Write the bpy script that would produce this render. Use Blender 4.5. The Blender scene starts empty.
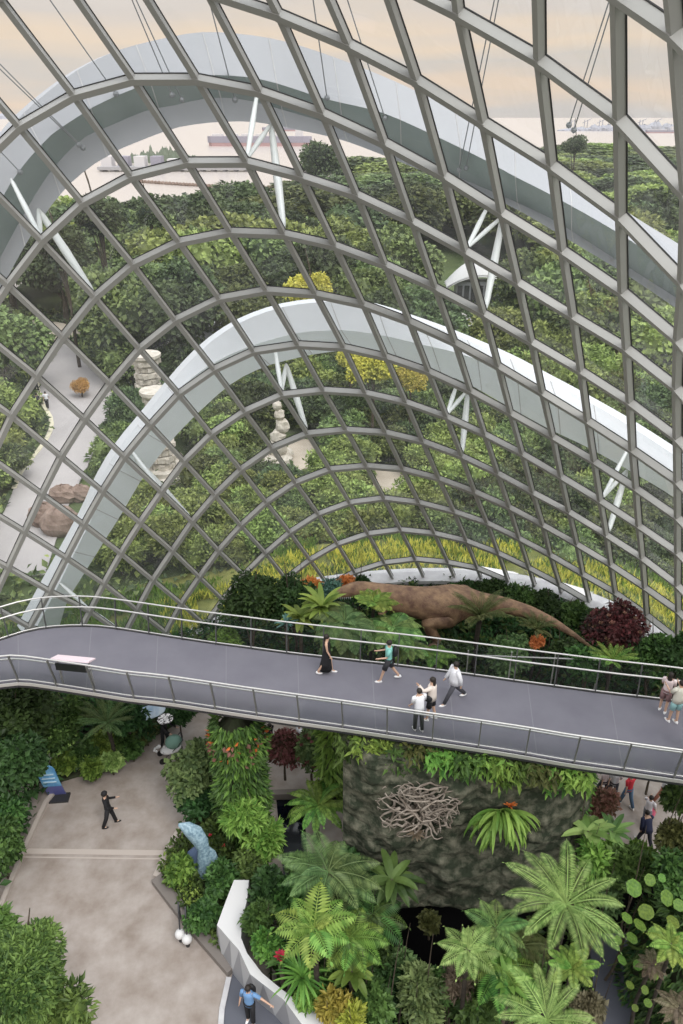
import bpy, math, random
from mathutils import Vector, Matrix, noise
sc = bpy.context.scene
col = sc.collection
R = math.radians
PI = math.pi
# ---------------------------------------------------------------- camera
PITCH = R(27.6); FL = 760.0; EYE = Vector((0, 0, 24))
FW = Vector((0, math.cos(PITCH), -math.sin(PITCH))); UP = Vector((0, math.sin(PITCH), math.cos(PITCH))); RT = Vector((1, 0, 0))
cam = bpy.data.cameras.new('camera'); co = bpy.data.objects.new('camera', cam); col.objects.link(co)
co.location = EYE; co.rotation_euler = (PI/2 - PITCH, 0, 0)
cam.sensor_fit = 'VERTICAL'; cam.sensor_height = 36; cam.lens = 36*FL/1024; cam.clip_end = 9000
sc.camera = co
sc.view_settings.view_transform = 'Standard'; sc.view_settings.look = 'None'; sc.view_settings.gamma = 1
sc.view_settings.use_curve_mapping = False; sc.view_settings.exposure = 0.0
sc.cycles.max_bounces = 7; sc.cycles.transparent_max_bounces = 12; sc.cycles.diffuse_bounces = 3; sc.cycles.glossy_bounces = 3
sc.cycles.sample_clamp_indirect = 6
def ray(x, y): return FW + RT*((x-341.5)/FL) + UP*((512-y)/FL)
def G(x, y, z=0.0):                     # survey point: where the sight line meets height z
    d = ray(x, y); return EYE + d*((z-24)/d.z)
def AT(x, y, t): return EYE + ray(x, y)*t
def depth(p): return (p-EYE).dot(FW)
# ---------------------------------------------------------------- scene helpers
def tag(o, label=None, cat=None, group=None, kind=None):
    if label: o['label'] = label
    if cat: o['category'] = cat
    if group: o['group'] = group
    if kind: o['kind'] = kind
    return o
def empty(name, loc=(0, 0, 0), rz=0.0, **k):
    o = bpy.data.objects.new(name, None); col.objects.link(o); o.location = loc; o.rotation_euler = (0, 0, rz); o.empty_display_size = .2
    return tag(o, **k)
class MB:
    def __init__(s): s.v = []; s.f = []; s.m = []
    def add(s, vs, fs, mi=0):
        n = len(s.v); s.v.extend(vs); s.f.extend([tuple(i+n for i in f) for f in fs]); s.m.extend([mi]*len(fs))
    def box(s, c, sx, sy, sz, rz=0.0, mi=0):
        cs, sn = math.cos(rz), math.sin(rz); vs = []
        for dz in (-.5, .5):
            for dx, dy in ((-.5, -.5), (.5, -.5), (.5, .5), (-.5, .5)):
                x, y = dx*sx, dy*sy; vs.append((c[0]+x*cs-y*sn, c[1]+x*sn+y*cs, c[2]+dz*sz))
        s.add(vs, [(0,3,2,1),(4,5,6,7),(0,1,5,4),(1,2,6,5),(2,3,7,6),(3,0,4,7)], mi)
    def bar(s, a, b, w, d, n, mi=0):        # rectangular bar from a to b, width w across n, depth d along n
        a = Vector(a); b = Vector(b); t = (b-a).normalized(); n = Vector(n); n = (n - t*n.dot(t)).normalized(); q = t.cross(n)
        vs = []
        for p in (a, b):
            for i, j in ((-1,-1),(1,-1),(1,1),(-1,1)): vs.append(tuple(p + q*(i*w/2) + n*(j*d/2)))
        s.add(vs, [(0,1,2,3),(7,6,5,4),(0,4,5,1),(1,5,6,2),(2,6,7,3),(3,7,4,0)], mi)
    def tube(s, pts, r, n=8, mi=0, cap=True):
        pts = [Vector(p) for p in pts]; rs = r if isinstance(r, (list, tuple)) else [r]*len(pts)
        vs = []; fs = []; prev = None
        for i, p in enumerate(pts):
            t = (pts[min(i+1, len(pts)-1)] - pts[max(i-1, 0)])
            t = t.normalized() if t.length > 1e-9 else Vector((0, 0, 1))
            if prev is None:
                a = Vector((0, 0, 1)) if abs(t.z) < .9 else Vector((1, 0, 0)); u = t.cross(a).normalized()
            else: u = (prev - t*prev.dot(t)).normalized()
            prev = u; w = t.cross(u)
            for k in range(n):
                an = 2*PI*k/n; vs.append(tuple(p + (u*math.cos(an)+w*math.sin(an))*rs[i]))
        for i in range(len(pts)-1):
            for k in range(n):
                a = i*n+k; b = i*n+(k+1) % n; fs.append((a, b, b+n, a+n))
        if cap: fs.append(tuple(range(n))[::-1]); fs.append(tuple(range((len(pts)-1)*n, len(pts)*n)))
        s.add(vs, fs, mi)
    def ball(s, c, rx, ry=None, rz=None, nu=10, nv=7, mi=0, jit=0.0, rnd=None):
        ry = ry or rx; rz = rz or rx; vs = []; fs = []
        for j in range(nv+1):
            th = PI*j/nv
            for i in range(nu):
                ph = 2*PI*i/nu; k = 1 + (rnd.uniform(-jit, jit) if jit else 0)
                vs.append((c[0]+rx*k*math.sin(th)*math.cos(ph), c[1]+ry*k*math.sin(th)*math.sin(ph), c[2]+rz*k*math.cos(th)))
        for j in range(nv):
            for i in range(nu):
                a = j*nu+i; b = j*nu+(i+1) % nu; fs.append((a, a+nu, b+nu, b))
        s.add(vs, fs, mi)
    def poly(s, pts, z0, z1, mi=0):         # prism over a ground outline
        a = sum(pts[i][0]*pts[(i+1) % len(pts)][1]-pts[(i+1) % len(pts)][0]*pts[i][1] for i in range(len(pts)))
        if a < 0: pts = pts[::-1]
        n = len(pts); vs = [(p[0], p[1], z0) for p in pts]+[(p[0], p[1], z1) for p in pts]
        fs = [tuple(range(n))[::-1], tuple(range(n, 2*n))]+[(i, (i+1) % n, (i+1) % n+n, i+n) for i in range(n)]
        s.add(vs, fs, mi)
    def mesh(s, name, mats, smooth=False):
        me = bpy.data.meshes.new(name); me.from_pydata([tuple(v) for v in s.v], [], s.f)
        for m in (mats if isinstance(mats, (list, tuple)) else [mats]): me.materials.append(m)
        if any(s.m): me.polygons.foreach_set('material_index', s.m)
        if smooth: me.polygons.foreach_set('use_smooth', [True]*len(s.f))
        me.update(); return me
    def build(s, name, mats, parent=None, loc=None, smooth=False, **k):
        o = bpy.data.objects.new(name, s.mesh(name, mats, smooth)); col.objects.link(o)
        if loc is not None:
            L = Vector(loc); o.location = L
            if parent is None: o.data.transform(Matrix.Translation(-L))
        if parent is not None: o.parent = parent
        return tag(o, **k)
def copy_tree(o, parent=None):
    c = o.copy(); col.objects.link(c)
    if parent is not None: c.parent = parent
    for ch in list(o.children):
        d = ch.copy(); col.objects.link(d); d.parent = c
        for g in list(ch.children):
            e = g.copy(); col.objects.link(e); e.parent = d
    return c
# ---------------------------------------------------------------- materials
def mat(name, c, rough=.6, metal=0.0, spec=.4, c2=None, scale=4.0, bump=0.0, detail=4.0, emit=None, rnd=0.0, lo=.35, hi=.65, coat=0.0):
    m = bpy.data.materials.new(name); m.use_nodes = True; N = m.node_tree.nodes; Lk = m.node_tree.links
    b = N['Principled BSDF']; b.inputs['Base Color'].default_value = (*c, 1); b.inputs['Roughness'].default_value = rough
    b.inputs['Metallic'].default_value = metal; b.inputs['Specular IOR Level'].default_value = spec
    if coat: b.inputs['Coat Weight'].default_value = coat
    if c2 or bump:
        tc = N.new('ShaderNodeTexCoord'); nz = N.new('ShaderNodeTexNoise'); nz.inputs['Scale'].default_value = scale; nz.inputs['Detail'].default_value = detail; nz.inputs['Roughness'].default_value = .62
        Lk.new(tc.outputs['Object'], nz.inputs['Vector'])
    if c2:
        rp = N.new('ShaderNodeValToRGB'); rp.color_ramp.elements[0].position = lo; rp.color_ramp.elements[1].position = hi
        rp.color_ramp.elements[0].color = (*c, 1); rp.color_ramp.elements[1].color = (*c2, 1)
        Lk.new(nz.outputs['Fac'], rp.inputs['Fac']); Lk.new(rp.outputs['Color'], b.inputs['Base Color'])
    if bump:
        bp = N.new('ShaderNodeBump'); bp.inputs['Strength'].default_value = bump; bp.inputs['Distance'].default_value = .1
        Lk.new(nz.outputs['Fac'], bp.inputs['Height']); Lk.new(bp.outputs['Normal'], b.inputs['Normal'])
    if emit: b.inputs['Emission Color'].default_value = (*c, 1); b.inputs['Emission Strength'].default_value = emit
    return m
def leafmat(name, c1, c2, scale=1.2, rough=.5, trans=.3, var=.12, hue=.03):
    m = bpy.data.materials.new(name); m.use_nodes = True; N = m.node_tree.nodes; Lk = m.node_tree.links
    b = N['Principled BSDF']; b.inputs['Roughness'].default_value = rough; b.inputs['Specular IOR Level'].default_value = .25
    tc = N.new('ShaderNodeTexCoord'); nz = N.new('ShaderNodeTexNoise'); nz.inputs['Scale'].default_value = scale; nz.inputs['Detail'].default_value = 3
    Lk.new(tc.outputs['Object'], nz.inputs['Vector'])
    g = N.new('ShaderNodeNewGeometry')
    ad = N.new('ShaderNodeMath'); ad.operation = 'MULTIPLY_ADD'; ad.inputs[1].default_value = .5; Lk.new(g.outputs['Random Per Island'], ad.inputs[0])
    sb = N.new('ShaderNodeMath'); sb.operation = 'SUBTRACT'; sb.inputs[1].default_value = .25; Lk.new(nz.outputs['Fac'], sb.inputs[0]); Lk.new(sb.outputs[0], ad.inputs[2])
    rp = N.new('ShaderNodeValToRGB'); rp.color_ramp.elements[0].position = .25; rp.color_ramp.elements[1].position = .75
    rp.color_ramp.elements[0].color = (*c1, 1); rp.color_ramp.elements[1].color = (*c2, 1); Lk.new(ad.outputs[0], rp.inputs['Fac'])
    oi = N.new('ShaderNodeObjectInfo'); hs = N.new('ShaderNodeHueSaturation')
    mr = N.new('ShaderNodeMapRange'); mr.inputs['To Min'].default_value = 1-var; mr.inputs['To Max'].default_value = 1+var*1.6; Lk.new(oi.outputs['Random'], mr.inputs['Value'])
    mh = N.new('ShaderNodeMapRange'); mh.inputs['To Min'].default_value = .5-hue; mh.inputs['To Max'].default_value = .5+hue; Lk.new(oi.outputs['Random'], mh.inputs['Value'])
    Lk.new(mr.outputs['Result'], hs.inputs['Value']); Lk.new(mh.outputs['Result'], hs.inputs['Hue']); Lk.new(rp.outputs['Color'], hs.inputs['Color'])
    Lk.new(hs.outputs['Color'], b.inputs['Base Color'])
    tr = N.new('ShaderNodeBsdfTranslucent'); Lk.new(hs.outputs['Color'], tr.inputs['Color'])
    mx = N.new('ShaderNodeMixShader'); mx.inputs['Fac'].default_value = trans
    Lk.new(b.outputs['BSDF'], mx.inputs[1]); Lk.new(tr.outputs['BSDF'], mx.inputs[2]); Lk.new(mx.outputs['Shader'], N['Material Output'].inputs['Surface'])
    return m
def glassmat(name, tint, refl=1.0, rough=0.0, haze_veil=0.0):
    m = bpy.data.materials.new(name); m.use_nodes = True; N = m.node_tree.nodes; Lk = m.node_tree.links
    N.remove(N['Principled BSDF'])
    t = N.new('ShaderNodeBsdfTransparent'); t.inputs['Color'].default_value = (*tint, 1)
    g = N.new('ShaderNodeBsdfGlossy'); g.inputs['Roughness'].default_value = rough; g.inputs['Color'].default_value = (1, 1, 1, 1)
    fr = N.new('ShaderNodeFresnel'); fr.inputs['IOR'].default_value = 1.45
    ml = N.new('ShaderNodeMath'); ml.operation = 'MULTIPLY'; ml.inputs[1].default_value = refl; Lk.new(fr.outputs['Fac'], ml.inputs[0])
    mx = N.new('ShaderNodeMixShader'); Lk.new(ml.outputs[0], mx.inputs['Fac']); Lk.new(t.outputs[0], mx.inputs[1]); Lk.new(g.outputs[0], mx.inputs[2])
    out = mx
    if haze_veil:  # haze over the view, mixed into the glass as pale diffuse scatter
        df = N.new('ShaderNodeBsdfDiffuse'); df.inputs['Color'].default_value = (.8, .82, .82, 1); tl = N.new('ShaderNodeBsdfTranslucent'); tl.inputs['Color'].default_value = (.8, .82, .82, 1)
        m2 = N.new('ShaderNodeMixShader'); Lk.new(df.outputs[0], m2.inputs[1]); Lk.new(tl.outputs[0], m2.inputs[2])
        tc = N.new('ShaderNodeTexCoord'); nz = N.new('ShaderNodeTexNoise'); nz.inputs['Scale'].default_value = .8; nz.inputs['Detail'].default_value = 6; Lk.new(tc.outputs['Object'], nz.inputs['Vector'])
        mr = N.new('ShaderNodeMapRange'); mr.inputs['From Min'].default_value = .35; mr.inputs['From Max'].default_value = .7; mr.inputs['To Min'].default_value = haze_veil*.6; mr.inputs['To Max'].default_value = haze_veil*1.5; Lk.new(nz.outputs['Fac'], mr.inputs['Value'])
        m3 = N.new('ShaderNodeMixShader'); Lk.new(mr.outputs['Result'], m3.inputs['Fac']); Lk.new(mx.outputs[0], m3.inputs[1]); Lk.new(m2.outputs[0], m3.inputs[2]); out = m3
    Lk.new(out.outputs[0], N['Material Output'].inputs['Surface']); return m
M = {}
M['steel'] = mat('grey_painted_steel', (.345, .34, .322), .4, 0, .45); M['gasket'] = mat('dark_gasket', (.03, .03, .03), .7)
M['arch'] = mat('white_painted_arch', (.63, .65, .68), .4, 0, .4); M['archhaze'] = mat('hazed_white_arch', (.36, .37, .395), .45, 0, .4); M['archlit'] = mat('white_arch_lit_face', (.78, .83, .85), .4, 0, .4); M['archshade'] = mat('green_grey_arch_shade', (.22, .27, .265), .45, 0, .4)  # copies of one white arch paint with haze, shade and brightness coloured in
M['strut'] = mat('white_strut', (.56, .58, .57), .35)
M['cable'] = mat('cable', (.16, .17, .18), .5)
M['glass'] = glassmat('dome_glass', (.935, .95, .945), 1.0, haze_veil=.055)
M['rail_glass'] = glassmat('rail_mesh_glass', (.80, .82, .82), .8, .1)
M['kerb'] = mat('pale_concrete', (.52, .52, .52), .7, c2=(.42, .41, .42), scale=1.5)
M['deck'] = mat('walkway_deck', (.125, .12, .145), .55, c2=(.155, .15, .175), scale=.7, detail=6, lo=.3, hi=.7)
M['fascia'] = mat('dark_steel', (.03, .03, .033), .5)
M['rail'] = mat('stainless_rail', (.58, .57, .55), .35, .6)
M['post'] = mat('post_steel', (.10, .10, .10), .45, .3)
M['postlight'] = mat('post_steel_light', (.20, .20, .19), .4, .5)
M['concrete'] = mat('plaza_concrete', (.215, .175, .145), .6, c2=(.36, .32, .29), scale=1.1, detail=15, bump=.3, lo=.30, hi=.70)
M['joint'] = mat('joint_strip', (.40, .35, .31), .7)
M['soil'] = mat('soil', (.03, .028, .018), .9, c2=(.045, .06, .025), scale=2)
M['void'] = mat('pit_shade', (.0035, .0035, .004), .95, 0, .1)  # near-black colour stands for the deep shade inside the pit
M['water'] = mat('dark_water', (.004, .006, .01), .05, 0, .5)
M['rock'] = mat('mossy_rock', (.022, .030, .016), .9, c2=(.17, .165, .12), scale=2.6, detail=12, bump=1.0, lo=.42, hi=.72)
M['root'] = mat('weathered_roots', (.15, .12, .095), .8, c2=(.30, .26, .22), scale=4)
M['bark'] = mat('bark', (.05, .038, .026), .9, c2=(.09, .07, .05), scale=6, bump=.4)
M['fernbark'] = mat('fern_trunk', (.02, .016, .012), .95, c2=(.05, .04, .03), scale=8, bump=.5)
M['white'] = mat('white_panel', (.58, .575, .57), .5)
M['panelgrey'] = mat('grey_panel', (.26, .265, .28), .5)
M['path'] = mat('dark_path', (.09, .095, .115), .6)
M['stone'] = mat('cut_stone', (.42, .38, .32), .8, c2=(.62, .57, .50), scale=2.5, bump=.5)
M['road'] = mat('road', (.36, .335, .33), .8, c2=(.43, .40, .39), scale=.15, detail=8)
M['line'] = mat('kerb_line', (.65, .60, .45), .7)
M['sand'] = mat('sandy_path', (.42, .36, .29), .9, c2=(.52, .45, .37), scale=.5)
M['land'] = mat('land_green', (.05, .075, .025), .95, c2=(.10, .13, .045), scale=.12, detail=8)
M['redrock'] = mat('brown_rock', (.16, .11, .085), .9, c2=(.30, .22, .18), scale=1.1, bump=.9, detail=8)
LV = {}
def L(k, *a, **kw): LV[k] = leafmat('leaf_'+k, *a, **kw)
L('dark', (.016, .040, .012), (.060, .120, .036))
L('mid', (.028, .062, .016), (.11, .195, .050))
L('fresh', (.055, .12, .022), (.20, .33, .065))
L('lime', (.09, .17, .028), (.29, .41, .09))
L('yellow', (.36, .36, .06), (.82, .73, .16), trans=.5)
L('tree', (.035, .08, .02), (.17, .28, .07))
L('olive', (.05, .065, .02), (.14, .16, .055))
L('fern', (.08, .155, .045), (.26, .40, .12), trans=.25)
L('paleg', (.13, .225, .055), (.34, .46, .15), trans=.25, hue=.005)
L('dull', (.06, .105, .038), (.18, .26, .095), trans=.25)
L('red', (.03, .016, .016), (.13, .035, .045))
L('croton', (.20, .20, .03), (.46, .42, .08))
L('pinkred', (.09, .07, .035), (.32, .15, .12))
L('bloom', (.45, .06, .03), (.75, .16, .07))
L('orange', (.45, .12, .04), (.75, .28, .12))
L('blue', (.05, .12, .09), (.14, .26, .20))
L('brown', (.10, .08, .05), (.22, .18, .12))
L('t_dark', (0.028, 0.042, 0.022), (0.138, 0.184, 0.080), scale=.5, var=.3, hue=.02)
L('t_mid', (0.043, 0.064, 0.027), (0.237, 0.291, 0.106), scale=.5, var=.3, hue=.025)
L('t_fresh', (0.079, 0.109, 0.036), (0.389, 0.464, 0.145), scale=.5, var=.25, hue=.025)
L('t_yellow', (0.280, 0.280, 0.044), (0.735, 0.665, 0.140), scale=.5, var=.15, hue=.02)
L('t_grey', (0.210, 0.193, 0.140), (0.455, 0.403, 0.298), scale=.5, var=.1, hue=.01)
L('t_purple', (0.175, 0.088, 0.175), (0.490, 0.210, 0.455), scale=.5)
L('t_gold', (0.385, 0.228, 0.052), (0.735, 0.490, 0.158), scale=1)
# ---------------------------------------------------------------- world and sun
w = bpy.data.worlds.new('sky'); sc.world = w; w.use_nodes = True; N = w.node_tree.nodes; Lk = w.node_tree.links
bg = N['Background']; tc = N.new('ShaderNodeTexCoord'); sx = N.new('ShaderNodeSeparateXYZ'); Lk.new(tc.outputs['Generated'], sx.inputs[0])
mp = N.new('ShaderNodeMapping'); mp.inputs['Scale'].default_value = (1, 1, 9); Lk.new(tc.outputs['Generated'], mp.inputs['Vector'])
nz = N.new('ShaderNodeTexNoise'); nz.inputs['Scale'].default_value = 2.6; nz.inputs['Detail'].default_value = 5; Lk.new(mp.outputs[0], nz.inputs['Vector'])
ad = N.new('ShaderNodeMath'); ad.operation = 'MULTIPLY_ADD'; ad.inputs[1].default_value = .11; Lk.new(nz.outputs['Fac'], ad.inputs[0]); Lk.new(sx.outputs['Z'], ad.inputs[2])
rp = N.new('ShaderNodeValToRGB'); cr = rp.color_ramp
stops = [(0.0, (.20, .22, .18)), (.030, (.64, .60, .59)), (.055, (.66, .61, .58)), (.08, (.84, .67, .53)), (.105, (.68, .62, .57)), (.13, (.86, .70, .55)), (.155, (.72, .65, .60)), (.22, (.84, .76, .70)), (.45, (1.25, 1.25, 1.27)), (1.0, (1.95, 2.0, 2.1))]
cr.elements[0].position = stops[0][0]; cr.elements[0].color = (*stops[0][1], 1); cr.elements[1].position = 1; cr.elements[1].color = (*stops[-1][1], 1)
for p, c in stops[1:-1]: e = cr.elements.new(p); e.color = (*c, 1)
Lk.new(ad.outputs[0], rp.inputs['Fac']); Lk.new(rp.outputs['Color'], bg.inputs['Color']); bg.inputs['Strength'].default_value = 1.07
sun = bpy.data.lights.new('sun', 'SUN'); sun.energy = 2.0; sun.angle = R(25); sun.color = (1, .97, .93)
so = bpy.data.objects.new('sun', sun); col.objects.link(so); so.rotation_euler = (R(28), R(22), 0)
SHELL = [-25.966, -14.602, -249.765, 111.855, 44.278, 300.348, 0.883]
NODES = {
 -1: [(17,2.89,14.97,28.47),(18,3.88,13.84,27.69),(19,4.09,12.77,27.67),(20,4.45,11.68,27.29),(21,4.79,10.58,26.76),(22,5.12,9.47,26.1)],
 0: [(12,-5.12,18.61,29.81),(13,-3.42,18.78,29.44),(14,-1.66,18.75,28.99),(15,0.15,18.42,28.45),(16,1.94,17.73,27.75),(17,3.57,16.72,26.85),(18,4.8,15.57,25.91),(19,5.51,14.49,25.25),(20,6.19,13.39,24.38),(21,6.85,12.28,23.3),(22,7.49,11.14,22),(23,8.09,9.98,20.49)],
 1: [(7,-11.72,19.02,26.73),(8,-10.27,19.03,27.69),(9,-8.79,19.12,28.28),(10,-7.27,19.29,28.56),(11,-5.69,19.51,28.56),(12,-4.07,19.71,28.34),(13,-2.44,19.87,27.94),(14,-0.78,19.9,27.4),(15,0.89,19.74,26.75),(16,2.57,19.29,26),(17,4.22,18.44,25.1),(18,5.71,17.28,24.01),(19,6.92,16.2,22.71),(20,8.08,15.08,21.04),(21,9.2,13.93,19.01),(22,10.27,12.73,16.62),(23,11.28,11.51,13.88)],
 2: [(0,-18.75,21.23,13.17),(1,-17.78,21.1,15.14),(2,-16.75,21.01,16.96),(3,-15.67,20.95,18.65),(4,-14.55,20.87,20.27),(5,-13.35,20.75,21.89),(6,-12.06,20.62,23.42),(7,-10.69,20.53,24.74),(8,-9.24,20.49,25.76),(9,-7.74,20.54,26.44),(10,-6.22,20.65,26.77),(11,-4.66,20.82,26.79),(12,-3.06,20.99,26.58),(13,-1.43,21.13,26.14),(14,0.22,21.17,25.55),(15,1.87,21.08,24.82),(16,3.52,20.8,23.92),(17,5.14,20.08,23.01),(18,6.62,18.96,21.99),(19,7.9,17.79,20.71),(20,9.13,16.58,19.01),(21,10.3,15.32,16.91),(22,11.41,14.01,14.39),(23,12.46,12.66,11.48)],
 3: [(-2,-19.59,22.88,7.1),(-1,-18.61,22.77,9.3),(0,-17.64,22.65,11.4),(1,-16.67,22.51,13.39),(2,-15.64,22.39,15.28),(3,-14.56,22.31,16.99),(4,-13.44,22.25,18.54),(5,-12.27,22.18,20.01),(6,-11.03,22.07,21.45),(7,-9.7,21.96,22.75),(8,-8.28,21.91,23.79),(9,-6.77,21.93,24.5),(10,-5.23,22.01,24.86),(11,-3.65,22.17,24.87),(12,-2.07,22.35,24.6),(13,-0.47,22.52,24.11),(14,1.19,22.62,23.42),(15,2.84,22.57,22.62),(16,4.46,22.33,21.71),(17,6.09,21.63,20.82),(18,7.52,20.49,19.94),(19,8.66,19.15,19.03),(20,9.74,17.76,17.7),(21,10.77,16.32,15.96),(22,11.74,14.83,13.82),(23,12.65,13.31,11.28)],
 4: [(-2,-18.58,24.16,5.42),(-1,-17.59,24.09,7.56),(0,-16.6,24,9.59),(1,-15.61,23.9,11.51),(2,-14.59,23.77,13.4),(3,-13.52,23.65,15.18),(4,-12.41,23.57,16.76),(5,-11.24,23.52,18.16),(6,-10.04,23.42,19.54),(7,-8.75,23.31,20.82),(8,-7.38,23.23,21.85),(9,-5.9,23.25,22.54),(10,-4.3,23.35,22.9),(11,-2.66,23.5,22.9),(12,-1.12,23.74,22.51),(13,0.47,23.88,22.02),(14,2.13,24,21.29),(15,3.78,23.96,20.45),(16,5.41,23.67,19.59),(17,7.02,22.94,18.74),(18,8.35,21.72,18.09),(19,9.41,20.3,17.37),(20,10.42,18.84,16.25),(21,11.36,17.32,14.73),(22,12.25,15.76,12.81),(23,13.09,14.16,10.5)],
 5: [(-2,-17.71,25.32,3.75),(-1,-16.67,25.31,5.81),(0,-15.63,25.28,7.76),(1,-14.6,25.23,9.6),(2,-13.59,25.13,11.4),(3,-12.53,25,13.2),(4,-11.44,24.87,14.86),(5,-10.28,24.81,16.28),(6,-9.13,24.69,17.64),(7,-7.85,24.56,18.95),(8,-6.49,24.49,19.96),(9,-4.99,24.52,20.62),(10,-3.41,24.64,20.9),(11,-1.78,24.83,20.82),(12,-0.2,25.04,20.45),(13,1.42,25.25,19.84),(14,3.08,25.34,19.11),(15,4.73,25.27,18.29),(16,6.36,24.96,17.43),(17,7.91,24.2,16.67),(18,9.25,23.03,16),(19,10.3,21.52,15.39),(20,11.3,19.96,14.36),(21,12.23,18.35,12.91),(22,13.09,16.69,11.04),(23,13.9,14.98,8.76)],
 6: [(-2,-17,26.44,1.83),(-1,-15.87,26.47,3.9),(0,-14.75,26.49,5.86),(1,-13.64,26.49,7.71),(2,-12.62,26.44,9.4),(3,-11.58,26.33,11.11),(4,-10.53,26.2,12.74),(5,-9.37,26.09,14.27),(6,-8.21,25.96,15.66),(7,-6.98,25.83,16.94),(8,-5.63,25.76,17.94),(9,-4.09,25.78,18.65),(10,-2.52,25.89,18.91),(11,-0.88,26.12,18.74),(12,0.74,26.31,18.36),(13,2.37,26.5,17.73),(14,4.03,26.59,16.97),(15,5.64,26.52,16.14),(16,7.27,26.21,15.25),(17,8.83,25.49,14.45),(18,10.15,24.33,13.82),(19,11.19,22.7,13.37),(20,12.16,21.01,12.46),(21,13.06,19.26,11.09),(22,13.9,17.45,9.28),(23,14.66,15.59,7.02)],
 7: [(-2,-16.38,27.54,-0.32),(-1,-15.16,27.62,1.82),(0,-13.94,27.69,3.84),(1,-12.73,27.73,5.73),(2,-11.69,27.67,7.44),(3,-10.67,27.58,9.1),(4,-9.63,27.46,10.69),(5,-8.51,27.32,12.25),(6,-7.32,27.23,13.6),(7,-6.07,27.09,14.89),(8,-4.68,27.06,15.84),(9,-3.2,27.06,16.52),(10,-1.59,27.21,16.72),(11,0.08,27.4,16.57),(12,1.65,27.6,16.16),(13,3.28,27.74,15.57),(14,4.94,27.82,14.78),(15,6.55,27.75,13.92),(16,8.2,27.35,13.1),(17,9.69,26.58,12.41),(18,11.01,25.42,11.81),(19,12,23.76,11.46),(20,12.93,22.04,10.67),(21,13.8,20.26,9.43),(22,14.59,18.43,7.75),(23,15.31,16.54,5.64)],
 8: [(-2,-14.84,28.99,-1.8),(-1,-13.78,29.02,0.16),(0,-12.71,29.02,2.02),(1,-11.66,29.01,3.78),(2,-10.76,28.93,5.35),(3,-9.75,28.84,6.99),(4,-8.68,28.73,8.58),(5,-7.57,28.6,10.11),(6,-6.45,28.43,11.58),(7,-5.22,28.31,12.82),(8,-3.82,28.27,13.79),(9,-2.32,28.27,14.47),(10,-0.73,28.44,14.6),(11,0.92,28.62,14.43),(12,2.56,28.82,13.98),(13,4.25,28.98,13.31),(14,5.88,29.03,12.53),(15,7.49,28.89,11.73),(16,9.11,28.51,10.87),(17,10.63,27.73,10.15),(18,11.91,26.55,9.61),(19,12.87,24.88,9.36),(20,13.77,23.14,8.67),(21,14.6,21.34,7.54),(22,15.36,19.49,5.98),(23,16.05,17.58,3.99)],
 9: [(-2,-13.45,30.39,-3.51),(-1,-12.54,30.38,-1.79),(0,-11.63,30.36,-0.14),(1,-10.73,30.32,1.43),(2,-9.86,30.23,3.01),(3,-8.86,30.07,4.81),(4,-7.76,29.97,6.45),(5,-6.68,29.79,8.06),(6,-5.54,29.66,9.45),(7,-4.31,29.52,10.72),(8,-2.94,29.44,11.75),(9,-1.44,29.44,12.4),(10,0.18,29.61,12.5),(11,1.84,29.79,12.31),(12,3.44,29.98,11.83),(13,5.18,30.14,11.09),(14,6.84,30.19,10.25),(15,8.45,30.07,9.38),(16,10.03,29.59,8.67),(17,11.55,28.76,7.97),(18,12.77,27.53,7.53),(19,13.75,26,7.16),(20,14.67,24.41,6.41),(21,15.52,22.76,5.25),(22,16.31,21.06,3.71),(23,17.03,19.31,1.78)],
 10: [(-1,-11.55,31.74,-4.28),(0,-10.72,31.66,-2.6),(1,-9.89,31.58,-0.99),(2,-8.98,31.44,0.79),(3,-7.97,31.27,2.66),(4,-6.91,31.14,4.3),(5,-5.84,30.99,5.87),(6,-4.68,30.85,7.29),(7,-3.44,30.72,8.56),(8,-2.08,30.62,9.6),(9,-0.54,30.63,10.24),(10,1.08,30.78,10.34),(11,2.71,30.96,10.11),(12,4.39,31.17,9.55),(13,6.1,31.3,8.82),(14,7.78,31.28,8.03),(15,9.39,31.08,7.21),(16,10.97,30.59,6.45),(17,12.39,29.73,5.86),(18,13.61,28.5,5.42),(19,14.51,26.87,5.27),(20,15.35,25.18,4.73),(21,16.12,23.43,3.79),(22,16.82,21.63,2.46),(23,17.46,19.77,0.75)],
 11: [(0,-9.93,32.91,-5.17),(1,-9.11,32.76,-3.35),(2,-8.17,32.58,-1.38),(3,-7.15,32.4,0.52),(4,-6.08,32.26,2.22),(5,-4.92,32.14,3.77),(6,-3.75,32.04,5.1),(7,-2.52,31.91,6.34),(8,-1.13,31.82,7.38),(9,0.35,31.82,7.99),(10,1.97,31.9,8.19),(11,3.65,32.11,7.86),(12,5.39,32.29,7.28),(13,7.05,32.35,6.63),(14,8.7,32.35,5.77),(15,10.29,32.12,4.96),(16,11.87,31.62,4.17),(17,13.25,30.67,3.71),(18,14.45,29.5,3.23),(19,15.4,27.96,2.94),(20,16.29,26.36,2.28),(21,17.11,24.7,1.23),(22,17.87,22.98,-0.2),(23,18.56,21.2,-2)],
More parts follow.
